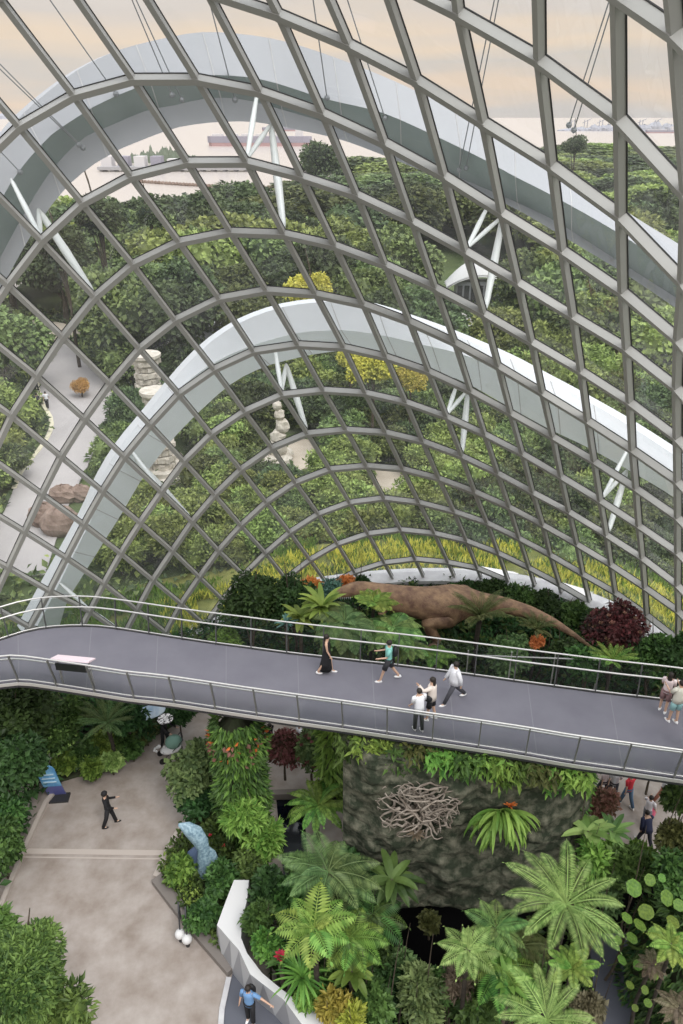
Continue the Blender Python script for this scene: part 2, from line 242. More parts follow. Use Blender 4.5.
 12: [(1,-8.38,33.84,-5.6),(2,-7.42,33.64,-3.51),(3,-6.38,33.48,-1.6),(4,-5.27,33.36,0.09),(5,-4.1,33.26,1.6),(6,-2.91,33.17,2.92),(7,-1.63,33.08,4.1),(8,-0.23,33.01,5.06),(9,1.29,33.02,5.65),(10,2.91,33.09,5.85),(11,4.64,33.25,5.55),(12,6.3,33.36,5.06),(13,8.01,33.44,4.29),(14,9.68,33.39,3.43),(15,11.29,33.11,2.62),(16,12.83,32.56,1.87),(17,14.21,31.71,1.23),(18,15.4,30.62,0.66),(19,16.39,29.2,0.23),(20,17.32,27.72,-0.55),(21,18.18,26.18,-1.68),(22,18.98,24.59,-3.17),(23,19.71,22.94,-5.01)],
 13: [(2,-6.67,34.7,-5.69),(3,-5.61,34.55,-3.78),(4,-4.47,34.44,-2.08),(5,-3.28,34.37,-0.63),(6,-2.08,34.29,0.68),(7,-0.75,34.23,1.79),(8,0.66,34.19,2.68),(9,2.22,34.2,3.25),(10,3.85,34.26,3.44),(11,5.61,34.38,3.17),(12,7.2,34.41,2.79),(13,8.97,34.52,1.9),(14,10.66,34.43,1.03),(15,12.27,34.1,0.22),(16,13.79,33.48,-0.48),(17,15.17,32.75,-1.31),(18,16.35,31.72,-1.97),(19,17.37,30.42,-2.55),(20,18.32,29.02,-3.41),(21,19.21,27.57,-4.6)],
 14: [(4,-3.66,35.52,-4.31),(5,-2.47,35.47,-2.91),(6,-1.25,35.39,-1.61),(7,0.13,35.37,-0.57),(8,1.54,35.36,0.24),(9,3.15,35.38,0.79),(10,4.78,35.42,0.97),(11,6.58,35.5,0.73),(12,8.09,35.46,0.47),(13,9.91,35.58,-0.55),(14,11.62,35.45,-1.43),(15,13.25,35.07,-2.23),(16,14.73,34.39,-2.88),(17,16.11,33.77,-3.9),(18,17.29,32.82,-4.66),(19,18.34,31.63,-5.4)],
 15: [(5,-1.66,36.56,-5.24),(6,-0.42,36.49,-3.95),(7,1,36.51,-2.98),(8,2.42,36.52,-2.26),(9,4.07,36.54,-1.73),(10,5.71,36.57,-1.56),(11,7.54,36.61,-1.77),(12,8.98,36.49,-1.9),(13,10.85,36.63,-3.06),(14,12.58,36.46,-3.95),(15,14.22,36.03,-4.74),(16,15.67,35.3,-5.33)],
 16: [(7,1.86,37.62,-5.45),(8,3.3,37.67,-4.82),(9,4.99,37.69,-4.31),(10,6.62,37.7,-4.15),(11,8.5,37.71,-4.33),(12,9.86,37.51,-4.33),(13,11.78,37.68,-5.63)],
}
# ---------------------------------------------------------------- the dome shell
CE = Vector(SHELL[:3]); SA = SHELL[3:6]; cth, sth = math.cos(SHELL[6]), math.sin(SHELL[6])
def loc_(v): return Vector((cth*v.x+sth*v.y, -sth*v.x+cth*v.y, v.z))
def glo_(v): return Vector((cth*v.x-sth*v.y, sth*v.x+cth*v.y, v.z))
def snormal(p):
    v = loc_(p-CE); return glo_(Vector((v.x/SA[0]**2, v.y/SA[1]**2, v.z/SA[2]**2))).normalized()
def shit(o, d, off=0.0):
    s = [a+off for a in SA]; O = loc_(o-CE); D = loc_(d); O = Vector([O[i]/s[i] for i in range(3)]); D = Vector([D[i]/s[i] for i in range(3)])
    A = D.dot(D); B = D.dot(O); C = O.dot(O)-1; q = max(B*B-A*C, 0); return o + d*((-B+math.sqrt(q))/A)
def sring(az, z, off=0.0): return shit(Vector((0, 12, z)), Vector((math.sin(az), math.cos(az), 0)), off)
def zbase(p): 
    k = min(max((p.x+9)/7.5, 0), 1); return -.1 + 2.0*k*k*(3-2*k)
ND = {}
for r, row in NODES.items():
    for a, x, y, z in row: ND[r, a] = Vector((x, y, z))
def clipseg(p, q):
    zp, zq = p.z-zbase(p), q.z-zbase(q)
    if zp <= 0 and zq <= 0: return None
    if zq < 0: q = p.lerp(q, zp/(zp-zq))
    elif zp < 0: p = q.lerp(p, zq/(zq-zp))
    return p, q
dome = empty('window_1', (0, 30, 0), kind='structure', label='curved glass and steel shell of the domed conservatory')
def gbar(keys, w, d):
    mb = MB(); ok = False
    for k0, k1 in zip(keys, keys[1:]):
        if k0 in ND and k1 in ND:
            s = clipseg(ND[k0], ND[k1])
            if s:
                a, b = s; n = snormal((a+b)/2); t = (b-a).normalized()*.03
                mb.bar(a-t-n*d*.5-dome.location, b+t-n*d*.5-dome.location, w, d, n); mb.bar(a-t-n*.02-dome.location, b+t-n*.02-dome.location, w+.035, .03, n, 1); ok = True
    if ok: mb.build('glazing_bar', [M['steel'], M['gasket']], dome)
rr = sorted(NODES)
for a in range(-2, 24): gbar([(r, a) for r in range(rr[0], rr[-1]+1)], .135, .26)
for r in range(rr[0], rr[-1]+1): gbar([(r, a) for a in range(-2, 24)], .155, .29)
g = MB()
for (r, a), p in ND.items():
    ks = [(r, a), (r+1, a), (r+1, a+1), (r, a+1)]
    if all(k in ND for k in ks):
        ps = [ND[k] for k in ks]
        if max(q.z-zbase(q) for q in ps) < 0: continue
        ps = [Vector((q.x, q.y, max(q.z, zbase(q)-.3))) for q in ps]
        ns = [snormal(q) for q in ps]
        vs = [q+n*.01-dome.location for q, n in zip(ps, ns)]
        g.add([tuple(v) for v in vs], [(0, 1, 2), (0, 2, 3)])
g.build('glass_pane', M['glass'], dome)
# base kerb following the foot of the glass
k = MB(); az = [R(-50+i*1.5) for i in range(0, 66)]
pr = []
for t in az:
    s0 = sring(t, 1.0); zb = zbase(s0); s0 = sring(t, zb); out = Vector((math.sin(t), math.cos(t), 0))
    pr.append([s0-out*.55+Vector((0, 0, -.10)), s0+out*.45+Vector((0, 0, .12)), s0+out*.45-Vector((0, 0, zb+.3)), s0-out*.40-Vector((0, 0, zb+.3)), s0-out*.40-Vector((0, 0, .30)), s0-out*.55-Vector((0, 0, .30))])
vs = [tuple(v) for p in pr for v in p]; n = 6; fs = []
for i in range(len(pr)-1):
    for j in range(n): fs.append((i*n+j, i*n+(j+1) % n, (i+1)*n+(j+1) % n, (i+1)*n+j))
k.add(vs, fs); k.build('trim_1', M['kerb'], kind='structure', label='pale concrete kerb along the foot of the glass dome')
# ---------------------------------------------------------------- white arches outside the glass
def resample(pts, n):
    d = [0]
    for p, q in zip(pts, pts[1:]): d.append(d[-1]+math.hypot(q[0]-p[0], q[1]-p[1]))
    out = []
    for i in range(n):
        s = d[-1]*i/(n-1); j = 0
        while j < len(d)-2 and d[j+1] < s: j += 1
        u = (s-d[j])/(d[j+1]-d[j])
        P = [pts[max(j-1, 0)], pts[j], pts[j+1], pts[min(j+2, len(pts)-1)]]
        out.append(tuple(.5*((2*P[1][c])+(-P[0][c]+P[2][c])*u+(2*P[0][c]-5*P[1][c]+4*P[2][c]-P[3][c])*u*u+(-P[0][c]+3*P[1][c]-3*P[2][c]+P[3][c])*u**3) for c in (0, 1)))
    return out
def arch(name, curves, offs, label, seams, am, n=64):
    root = empty(name, G(*curves[0][0], 0) if curves[0][0][1] > 400 else Vector((-14, 34, 0)), label=label, cat='steel arch')
    rows = []
    for c, o in zip(curves, offs):
        L3 = [shit(EYE, ray(x, y), o) for x, y in resample(c, n)]
        rows.append(L3)
    hz = lambda p: Vector((p.x, p.y-12, 0)).normalized()
    back1 = [p+hz(p)*.7 for p in rows[0]]; back2 = [p+hz(p)*.9 for p in rows[-1]]
    rows = rows+[back2, back1]; m = len(rows); vs = []; fs = []
    mb = MB()
    for j in range(m):
        A, B = rows[j], rows[(j+1) % m]; vs = [tuple(q[i]-root.location) for i in range(n) for q in (A, B)]
        mb.add(vs, [(i*2, i*2+1, i*2+3, i*2+2) for i in range(n-1)], 1 if (j in (1, 3) and len(curves) > 3) else (2 if (j == 1 and len(curves) == 3) else 0))  # shade painted on the big arch's underside facets, brightness on the small arch's inner facet
    for i in (0, n-1): mb.add([tuple(r_[i]-root.location) for r_ in rows], [tuple(range(m))])
    mb.build('arch_beam', [am, M['archshade'], M['archlit']], root, smooth=True)
    for i in range(3, n-3, seams):
        s = MB()
        for a, b in zip(range(0, len(curves)-1), range(1, len(curves))):
            p, q = rows[a][i]-root.location, rows[b][i]-root.location; nn = -(ray(0, 0))*0 + snormal(rows[a][i])
            s.bar(p, q, .03, .03, nn)
        s.build('panel_seam', M['kerb'], root)
    return root, rows
smallc = [
 [(22,632),(38,602),(58,565),(85,514),(98,484),(117,451),(143,418),(171,383),(191,360),(213,340),(243,321),(283,307),(321,302),(342,302),(375,307),(406,317),(445,331),(481,346),(512,360),(536,373),(582,398),(630,426),(677,457),(730,494),(790,540)],
 [(33,634),(49,604),(66,570),(90,522),(105,490),(126,454),(151,424),(177,392),(196,375),(217,361),(251,346),(297,333),(322,331),(342,330),(380,335),(415,343),(462,354),(487,364),(512,376),(549,398),(587,421),(630,448),(675,479),(728,516),(786,562)],
 [(57,636),(67,602),(82,577),(105,540),(122,513),(140,482),(156,460),(171,441),(184,427),(199,412),(231,384),(264,367),(297,358),(322,353),(352,351),(390,360),(424,370),(462,381),(502,403),(549,429),(587,447),(632,472),(675,498),(726,534),(782,578)]]
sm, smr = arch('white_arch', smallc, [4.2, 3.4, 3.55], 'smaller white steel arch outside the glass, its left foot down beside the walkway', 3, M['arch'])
bigc = [
 [(-70,270),(-40,205),(0,141),(30,107),(70,75),(98,59),(125,48),(170,37),(205,32),(250,35),(291,43),(342,60),(392,80),(436,101),(492,130),(542,162),(580,186),(632,221),(683,254),(740,295),(790,332)],
 [(-45,300),(-25,260),(-3,208),(19,171),(50,136),(73,120),(93,107),(133,89),(171,78),(215,75),(264,80),(326,99),(380,112),(427,132),(485,160),(512,175),(557,198),(620,234),(683,276),(735,314),(785,352)],
 [(-35,320),(-12,280),(25,212),(51,171),(75,145),(90,134),(107,127),(145,111),(171,106),(210,98),(246,100),(290,112),(342,128),(400,152),(460,178),(512,200),(557,222),(620,262),(683,302),(735,338),(783,372)],
 [(-22,345),(0,292),(35,229),(65,189),(90,167),(105,158),(118,150),(163,132),(185,126),(218,122),(254,122),(288,128),(342,140),(400,162),(455,184),(512,207),(562,236),(622,272),(683,313),(733,348),(780,383)]]
bg_, bgr = arch('white_arch', bigc, [5.0, 3.9, 4.6, 4.2], 'larger white steel arch outside the glass, crossing the sky above the sea', 4, M['archhaze'])  # greyer beam colour holds the haze and dim glass in front of it
def strut(root, a, b, r):
    mb = MB(); a = a-root.location; b = b-root.location; m = a.lerp(b, .5)
    mb.tube([a, a.lerp(b, .08), m, a.lerp(b, .92), b], [r*.35, r*.7, r, r*.7, r*.35], 8); mb.build('strut', M['strut'], root, smooth=True)
def ap(px, py, off): return shit(EYE, ray(px, py), off)
for (b0, n0, n1) in [(((274.8,348),(286,364)), (8,9), (9,9)), (((457,384),(468,390)), (8,13), (9,13)), (((628,449),(627,470)), (8,17), (9,17)), (((131,450),(135,458)), (8,5), (9,5)), (((60,583),(78,603)), (8,1), (9,1))]:
    strut(sm, ap(*b0[0], 3.4), ND[n0], .10); strut(sm, ap(*b0[1], 3.6), ND[n0], .10); strut(sm, ap(*b0[1], 3.6), ND[n1], .15)
for (b0, n0, n1) in [(((257,94),(271,124)), (4,11), (5,11)), (((488,206),(503,216)), (4,15), (5,15)), (((11,179),(38,209)), (4,7), (5,7))]:
    strut(bg_, ap(*b0[0], 3.8), ND[n0], .09); strut(bg_, ap(*b0[1], 4.2), ND[n0], .08); strut(bg_, ap(*b0[1], 4.2), ND[n1], .14)
for a, b in [((50,0),(116,94)),((-20,50),(79,145)),((-16,48),(83,148)),((-20,130),(20,172)),((130,-5),(172,95)),((134,-5),(182,100)),((207,-8),(235,100)),((312,-8),(327,98)),((345,-8),(385,118)),((496,-8),(459,170)),((500,-8),(466,168)),((612,-8),(569,125)),((616,-8),(574,130))]:
    q = ap(*b, 3.9); p = ap(*a, 4.0); p = q+(p-q)*1.2; mb = MB(); mb.tube([p-bg_.location, q-bg_.location], .018, 5); mb.ball(q-bg_.location, .09, nu=6, nv=4); mb.build('stay_cable', M['cable'], bg_)
s3 = empty('support_strut', ND[1, 15], label='short pair of white struts at the top edge, leaving a crossing of glazing bars', cat='strut')
for e in ((566, -6), (574, -12)):
    mb = MB(); e3 = ap(*e, 2.5); mb.tube([Vector((0, 0, 0)), (e3-s3.location)*.1, (e3-s3.location)*.5, (e3-s3.location)], [.04, .08, .12, .1], 8); mb.build('strut', M['strut'], s3, smooth=True)
# ---------------------------------------------------------------- walkway
ZD = 7.0
farp = [(-90,676),(-40,654),(0,641),(25,633),(50,628.5),(82,627),(112,629),(171,638),(211,644),(249,649),(286,654),(342,660.5),(400,667),(455,674),(520,683),(565,689),(611,695),(662,701),(720,709),(800,720)]
nearp = [(-90,700),(-40,689),(0,683),(19,681),(40,683),(92,691),(130,697),(171,701.5),(254,714),(342,726.5),(427,739),(513,752),(565,761),(620,769),(683,778),(730,784),(820,797)]
def dens(px, n): return [G(x, y, ZD) for x, y in resample(px, n)]
FE = dens(farp, 60); NE = dens(nearp, 60)
def brid(off0, off1): pass
walk = empty('suspended_walkway', (FE[30]+NE[30])/2, label='long grey suspended walkway crossing the conservatory above the plants', cat='walkway')
def strip(mb, A, B, z0, z1):
    n = len(A); vs = []
    for p, q in zip(A, B):
        for v in ((p, z1), (q, z1), (q, z0), (p, z0)): vs.append((v[0].x-walk.location.x, v[0].y-walk.location.y, v[1]-walk.location.z))
    fs = [(0, 1, 2, 3), tuple((n-1)*4+i for i in (3, 2, 1, 0))]
    for i in range(n-1):
        for j in range(4): fs.append((i*4+j, (i+1)*4+j, (i+1)*4+(j+1) % 4, i*4+(j+1) % 4))
    mb.add(vs, fs)
mb = MB(); strip(mb, FE, NE, ZD-.12, ZD); mb.build('deck', M['deck'], walk)
def offs(P, Q, d): return [p+(q-p).normalized()*d for p, q in zip(P, Q)]
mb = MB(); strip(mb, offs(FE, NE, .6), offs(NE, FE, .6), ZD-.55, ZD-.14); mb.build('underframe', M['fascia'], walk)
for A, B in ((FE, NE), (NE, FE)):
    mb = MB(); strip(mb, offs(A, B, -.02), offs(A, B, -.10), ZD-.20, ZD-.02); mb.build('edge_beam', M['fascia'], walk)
    mb = MB(); strip(mb, offs(A, B, -.10), offs(A, B, -.13), ZD-.09, ZD+.03); mb.build('edge_strip', M['rail'], walk)
# seams between deck plates
def along(P, s):
    d = 0
    for p, q in zip(P, P[1:]):
        l = (q-p).length
        if d+l >= s: return p+(q-p)*((s-d)/l), (q-p).normalized()
        d += l
    return P[-1], (P[-1]-P[-2]).normalized()
LN = sum((q-p).length for p, q in zip(FE, FE[1:])); LNn = sum((q-p).length for p, q in zip(NE, NE[1:]))
s = 1.0
M['seam'] = mat('deck_seam', (.19, .185, .205), .6)
while s < LN-1:
    mb = MB(); p, _ = along(FE, s); q, _ = along(NE, s*LNn/LN); mb.bar(p+Vector((0, 0, .001))-walk.location, q+Vector((0, 0, .001))-walk.location, .025, .004, (0, 0, 1)); s += 2.66; mb.build('plate_seam', M['seam'], walk)
def railing(P, Q, lab, sp, first):
    rt_ = empty('railing', P[len(P)//2], label=lab, cat='railing')
    LT = sum((q-p).length for p, q in zip(P, P[1:])); o0 = rt_.location
    out = [(p-q).normalized() for p, q in zip(P, Q)]
    def line(h, o): return [p+Vector((0, 0, h))+n*o-o0 for p, n in zip(P, out)]
    mb = MB(); mb.tube(line(1.25, .22), .028, 8); mb.build('top_rail', M['rail'], rt_, smooth=True)
    mb = MB(); mb.tube(line(.93, -.03), .030, 8); mb.build('handrail', M['rail'], rt_, smooth=True)
    mb = MB(); mb.tube(line(.09, .02), .02, 6); mb.build('bottom_rail', M['rail'], rt_, smooth=True)
    a = line(.10, .03); b = line(1.18, .20); mb = MB(); n = len(a)
    mb.add([tuple(v) for v in a+b], [(i, i+1, n+i+1, n+i) for i in range(n-1)]); mb.build('infill_panel', M['rail_glass'], rt_)
    s = first
    while s < LT:
        p, t = along(P, s); nn = Vector((t.y, -t.x, 0)); c = min(range(len(P)), key=lambda i: (P[i]-p).length); 
        if nn.dot(out[c]) < 0: nn = -nn
        m = MB(); p = p-o0
        pts = [p+nn*.03+Vector((0, 0, -.1)), p+nn*.04+Vector((0, 0, .3)), p+nn*.22+Vector((0, 0, 1.25))]
        m.bar(pts[0], pts[1], .035, .09, nn); m.bar(pts[1], pts[2], .035, .07, nn)
        q = p+nn*.15+Vector((0, 0, .90)); m.bar(q, p-nn*.03+Vector((0, 0, .93)), .02, .02, (0, 0, 1))
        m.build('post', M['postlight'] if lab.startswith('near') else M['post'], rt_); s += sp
    return rt_
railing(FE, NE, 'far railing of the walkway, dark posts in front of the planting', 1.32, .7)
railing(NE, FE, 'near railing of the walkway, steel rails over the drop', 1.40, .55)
# reading desk sign on the near railing
c = G(75, 690, ZD); sd = empty('sign_board', c, R(-8), label='slanted pale-edged information board fixed to the near railing at the left', cat='sign')
mb = MB(); y = .28
for s_ in (-.55, .55): mb.bar((s_, y, 0), (s_, y-.05, 1.02), .05, .06, (0, 1, 0))
mb.build('stand', M['rail'], sd)
mb = MB(); mb.bar((-.66, y-.02, 1.10), (.66, y-.02, 1.10), .50, .05, (0, .45, 1)); mb.build('board', mat('board_pale', (.75, .62, .66), .5), sd)
mb = MB(); mb.box((0, y-.26, .92), 1.05, .03, .28); mb.build('under_panel', M['fascia'], sd)
# ---------------------------------------------------------------- plant builders
def leafcard(mb, p, d, n, l, wd, mi=0):     # one pointed leaf, folded along its midrib
    s = d.cross(n)
    if s.length < 1e-4: s = d.cross(Vector((1, .3, .2)))
    s = s.normalized(); n = s.cross(d).normalized()
    m = p+d*(l*.45)
    mb.add([tuple(p), tuple(m+s*(wd/2)+n*(wd*.15)), tuple(p+d*l-n*(l*.08)), tuple(m-s*(wd/2)+n*(wd*.15))], [(0, 1, 2), (0, 2, 3)], mi)
def rv(rnd):
    while 1:
        v = Vector((rnd.uniform(-1, 1), rnd.uniform(-1, 1), rnd.uniform(-1, 1)))
        if .1 < v.length < 1: return v.normalized()
def crown(mb, rnd, R_, H_, zc, nb, nl, ll, lw, flat=.35, core=True, mi=0, lump=.42, up=.35):
    blobs = []
    for i in range(nb):
        v = rv(rnd); v.z = v.z if v.z > -.45 else -v.z
        k = rnd.uniform(.35, .72); c = Vector((v.x*R_*k, v.y*R_*k, zc+v.z*H_*k)); r = R_*rnd.uniform(lump*.75, lump*1.25); blobs.append((c, r))
    blobs.append((Vector((0, 0, zc)), R_*.62))
    if core:
        for c, r in blobs: mb.ball(c, r*.80, r*.80, r*.80*min(1, H_/R_+.1), 8, 5, mi, .12, rnd)
    tot = sum(r*r for c, r in blobs)
    for c, r in blobs:
        for i in range(int(nl*r*r/tot)):
            v = rv(rnd)
            if v.z < -.5: v.z = -v.z
            p = c+Vector((v.x*r, v.y*r, v.z*r*min(1, H_/R_+.1)))*rnd.uniform(.82, 1.1)
            d = (v+rv(rnd)*.8+Vector((0, 0, -flat))).normalized(); n = (v+Vector((0, 0, up))).normalized()
            k = rnd.uniform(.7, 1.3); leafcard(mb, p, d, n, ll*k, lw*k, mi)
def trunk(mb, rnd, h, r, nb=4, spread=.5):
    x = 0; y = 0; pts = [(0, 0, -.3)]
    for i in range(1, 5): x += rnd.uniform(-.06, .06)*h; y += rnd.uniform(-.06, .06)*h; pts.append((x, y, h*i/4))
    mb.tube(pts, [r*1.2, r, r*.85, r*.75, r*.6], 8)
    for i in range(nb):
        a = rnd.uniform(0, 2*PI); b = Vector(pts[2+i % 3]); e = b+Vector((math.cos(a)*spread*h, math.sin(a)*spread*h, h*.45))
        mb.tube([b, b.lerp(e, .5)+Vector((0, 0, .05*h)), e], [r*.5, r*.35, r*.15], 5)
def frond(mb, az, e0, ln, droop, npn, pl, pw, mi=0, base=Vector((0, 0, 0)), stem=.02, fold=.35, prof=0, start=.12, twist=0.0, sm=None):
    ca, sa = math.cos(az), math.sin(az); h = Vector((ca, sa, 0)); s = Vector((-sa, ca, 0))
    p = base.copy(); e = e0; n = npn; pts = [p.copy()]; dirs = []; st = ln/n
    for i in range(n):
        e = e0-droop*((i+1)/n)**1.3; d = h*math.cos(e)+Vector((0, 0, math.sin(e)))
        p = p+d*st; pts.append(p.copy()); dirs.append(d)
    mb.tube(pts[::2]+([pts[-1]] if len(pts) % 2 == 0 else []), [stem*(1-.8*i/max(1, len(pts[::2]))) for i in range(len(pts[::2])+(1 if len(pts) % 2 == 0 else 0))], 4, mi if sm is None else sm, cap=False)
    for i in range(int(n*start), n):
        t = i/(n-1); 
        if prof == 0: L_ = pl*(math.sin(PI*min(1, .12+.88*t)**.75)**.8+.04)
        elif prof == 1: L_ = pl*(.55+.45*math.sin(PI*t))*(1 if t < .82 else math.sqrt(max(0, (1-t)/.18))*.85+.15)
        else: L_ = pl*(1-t**2.2*.85)*(min(1, t*4+.3))
        d = dirs[i]; up = s.cross(d) if s.cross(d).z > 0 else -s.cross(d)
        for sg in (-1, 1):
            dd = (s*sg+d*(.30+.5*t)-up*fold*.6+up*twist).normalized()
            leafcard(mb, pts[i], dd, up, L_, pw)
    if pl: leafcard(mb, pts[-1], dirs[-1], Vector((0, 0, 1)), pl*.35, pw)
def strap(mb, az, e0, ln, droop, wd, mi=0, base=Vector((0, 0, 0)), n=6, fold=.25, tip=.15, bl=.4):
    ca, sa = math.cos(az), math.sin(az); h = Vector((ca, sa, 0)); s = Vector((-sa, ca, 0)); p = base.copy(); vs = []; fs = []
    for i in range(n+1):
        t = i/n; e = e0-droop*t**1.2; d = h*math.cos(e)+Vector((0, 0, math.sin(e))); up = Vector((0, 0, math.cos(e)))-h*math.sin(e)
        w_ = wd*.5*max(tip if t > .9 else 0, (bl+(1-bl)*math.sin(PI*min(1, t*1.05)**.8)))*(1 if t < .999 else .1)
        vs += [tuple(p+s*w_+up*w_*fold), tuple(p), tuple(p-s*w_+up*w_*fold)]; p = p+d*(ln/n)
    for i in range(n): a = i*3; fs += [(a, a+1, a+4, a+3), (a+1, a+2, a+5, a+4)]
    mb.add(vs, fs, mi)
CACHE = {}
def cached(key, fn, mats, smooth=False):
    if key not in CACHE:
        mb = MB(); fn(mb, random.Random(hash(str(key)) % 99991 if 0 else sum(ord(c)*(i+3) for i, c in enumerate(str(key))))); CACHE[key] = mb.mesh(key[0], mats, smooth)
    return CACHE[key]
def part(name, me, parent, **k):
    o = bpy.data.objects.new(name, me); col.objects.link(o); o.parent = parent; return tag(o, **k)
def thing(name, loc, s, rz, label, cat, group=None):
    e = empty(name, loc, rz, label=label, cat=cat, group=group); e.scale = (s, s, s) if not isinstance(s, tuple) else s; return e
rg = random.Random(7)
# interior plants: position = where the plant's middle stands in the view at height zc (metres), r in metres derived from rp pixels
def place(px, py, zc, rp):
    p = G(px, py, zc); return p, rp/FL*depth(p)
def shrub(px, py, zc, rp, leaf, label, ll=.16, asp=1.0, zg=0.0, name='shrub', cat='shrub', var=0, dens_=1.0, flowers=None, wide=.6):
    p, r = place(px, py, zc, rp); zc_ = max(p.z-zg, r*.6)
    root = empty(name, (p.x, p.y, zg), rg.uniform(0, 6), label=label, cat=cat)
    rnd = random.Random(int(px*31+py)); mb = MB(); n = int(1500*dens_*min(2.2, max(.5, (r/.9)**1.2)))
    crown(mb, rnd, r, r*asp, zc_, 9, n, ll, ll*wide); mb.build('foliage', LV[leaf], root)
    mb = MB(); trunk(mb, rnd, zc_, max(.035, r*.06), 4, .3*min(1, r/zc_)); mb.build('stem', M['bark'], root)
    if flowers:
        mb = MB()
        for i in range(flowers[1]):
            v = rv(rnd); v.z = abs(v.z); q = Vector((0, 0, zc_))+Vector((v.x*r, v.y*r, v.z*r*asp))*.98
            for k in range(5): a = k*1.257; leafcard(mb, q, (v+Vector((math.cos(a), math.sin(a), .2))).normalized(), v, flowers[2], flowers[2]*.7)
        mb.build('blossom', LV[flowers[0]], root)
    return root
def fern(px, py, zc, rp, leaf, label, nf=14, e0=.55, droop=1.1, pn=26, pl=.30, pw=.07, zg=0.0, prof=0, name='tree_fern', cat='fern', tr=True, el=.25, fold=.35, jit=.25, rz=0, inner=4):
    p, r = place(px, py, zc, rp); ln = r*1.18; rnd = random.Random(int(px*17+py*3))
    root = empty(name, (p.x, p.y, zg), rz, label=label, cat=cat); h = p.z-zg
    for i in range(nf+inner):
        inn = i >= nf; az = 2*PI*i/nf+rnd.uniform(-.14, .14) if not inn else rnd.uniform(0, 2*PI)
        mb = MB(); L_ = ln*rnd.uniform(.86, 1.1)*(1 if not inn else .55)
        frond(mb, az, e0+rnd.uniform(-jit, jit)+(.5 if inn else 0), L_, droop*rnd.uniform(.8, 1.2), pn, pl*L_*(1.0), pw*(L_), base=Vector((0, 0, h)), stem=.012*r+.006, prof=prof, fold=fold)
        mb.build('frond', LV[leaf], root)
    if tr:
        mb = MB(); rt = max(.05, r*.07); mb.tube([(0, 0, -.2), (rnd.uniform(-.1, .1), rnd.uniform(-.1, .1), h*.5), (0, 0, h+.02)], [rt*1.3, rt, rt*1.15], 9); mb.build('trunk', M['fernbark'], root)
    return root
def rosette(px, py, zc, rp, leaf, label, nl=26, e=(.2, 1.3), droop=1.2, wd=.12, zg=0.0, name='rosette_plant', cat='plant', center=None, tr=False, hang=0.0, bl=.4):
    p, r = place(px, py, zc, rp); rnd = random.Random(int(px*7+py*5)); root = empty(name, (p.x, p.y, zg), 0, label=label, cat=cat); h = p.z-zg; mb = MB()
    for i in range(nl):
        t = rnd.random(); strap(mb, i*2.39996+rnd.uniform(-.2, .2), e[0]+(e[1]-e[0])*t-hang, r*1.2*rnd.uniform(.75, 1.1), droop*rnd.uniform(.7, 1.3), wd*r, base=Vector((0, 0, h)), bl=bl)
    mb.build('foliage', LV[leaf], root)
    if center:
        mb = MB()
        for i in range(16): strap(mb, i*2.4, .5+.05*i, r*.6, .6, .24*r, base=Vector((0, 0, h+.2)), n=4)
        mb.build('flower', LV[center], root)
    if tr or h > .6:
        mb = MB(); mb.tube([(0, 0, -.1), (.03, .02, h*.5), (0, 0, h+.02)], [.09, .07, .09], 7); mb.build('trunk', M['bark'], root)
    return root
def undergrowth(pts, z, dens_, ll, leaf, label, bump=.5, name='undergrowth', seed=1, sc_=.35, zf=None, base=True, soil=.12, wide=.55):
    xs = [p.x for p in pts]; ys = [p.y for p in pts]; rnd = random.Random(seed); mb = MB()
    def inside(x, y):
        c = False; j = len(pts)-1
        for i in range(len(pts)):
            if (pts[i].y > y) != (pts[j].y > y) and x < (pts[j].x-pts[i].x)*(y-pts[i].y)/(pts[j].y-pts[i].y)+pts[i].x: c = not c
            j = i
        return c
    A = (max(xs)-min(xs))*(max(ys)-min(ys))
    for i in range(int(A*dens_)):
        x, y = rnd.uniform(min(xs), max(xs)), rnd.uniform(min(ys), max(ys))
        if not inside(x, y): continue
        h = (noise.noise(Vector((x*sc_*2, y*sc_*2, seed)))*.5+.5)*bump
        zz = (zf(x, y) if zf else z)+h*rnd.uniform(.3, 1.05)+.05
        d = (rv(rnd)+Vector((0, 0, .2))).normalized(); k = rnd.uniform(.6, 1.4)
        leafcard(mb, Vector((x, y, zz)), d, Vector((rnd.uniform(-.5, .5), rnd.uniform(-.5, .5), 1)), ll*k, ll*wide*k)
    c = sum((Vector(p) for p in pts), Vector())/len(pts)
    return mb.build(name, LV[leaf], None, loc=(c.x, c.y, z), label=label, cat='undergrowth', kind='stuff')
def PX(lst, z=0.0): return [G(x, y, z) for x, y in lst]
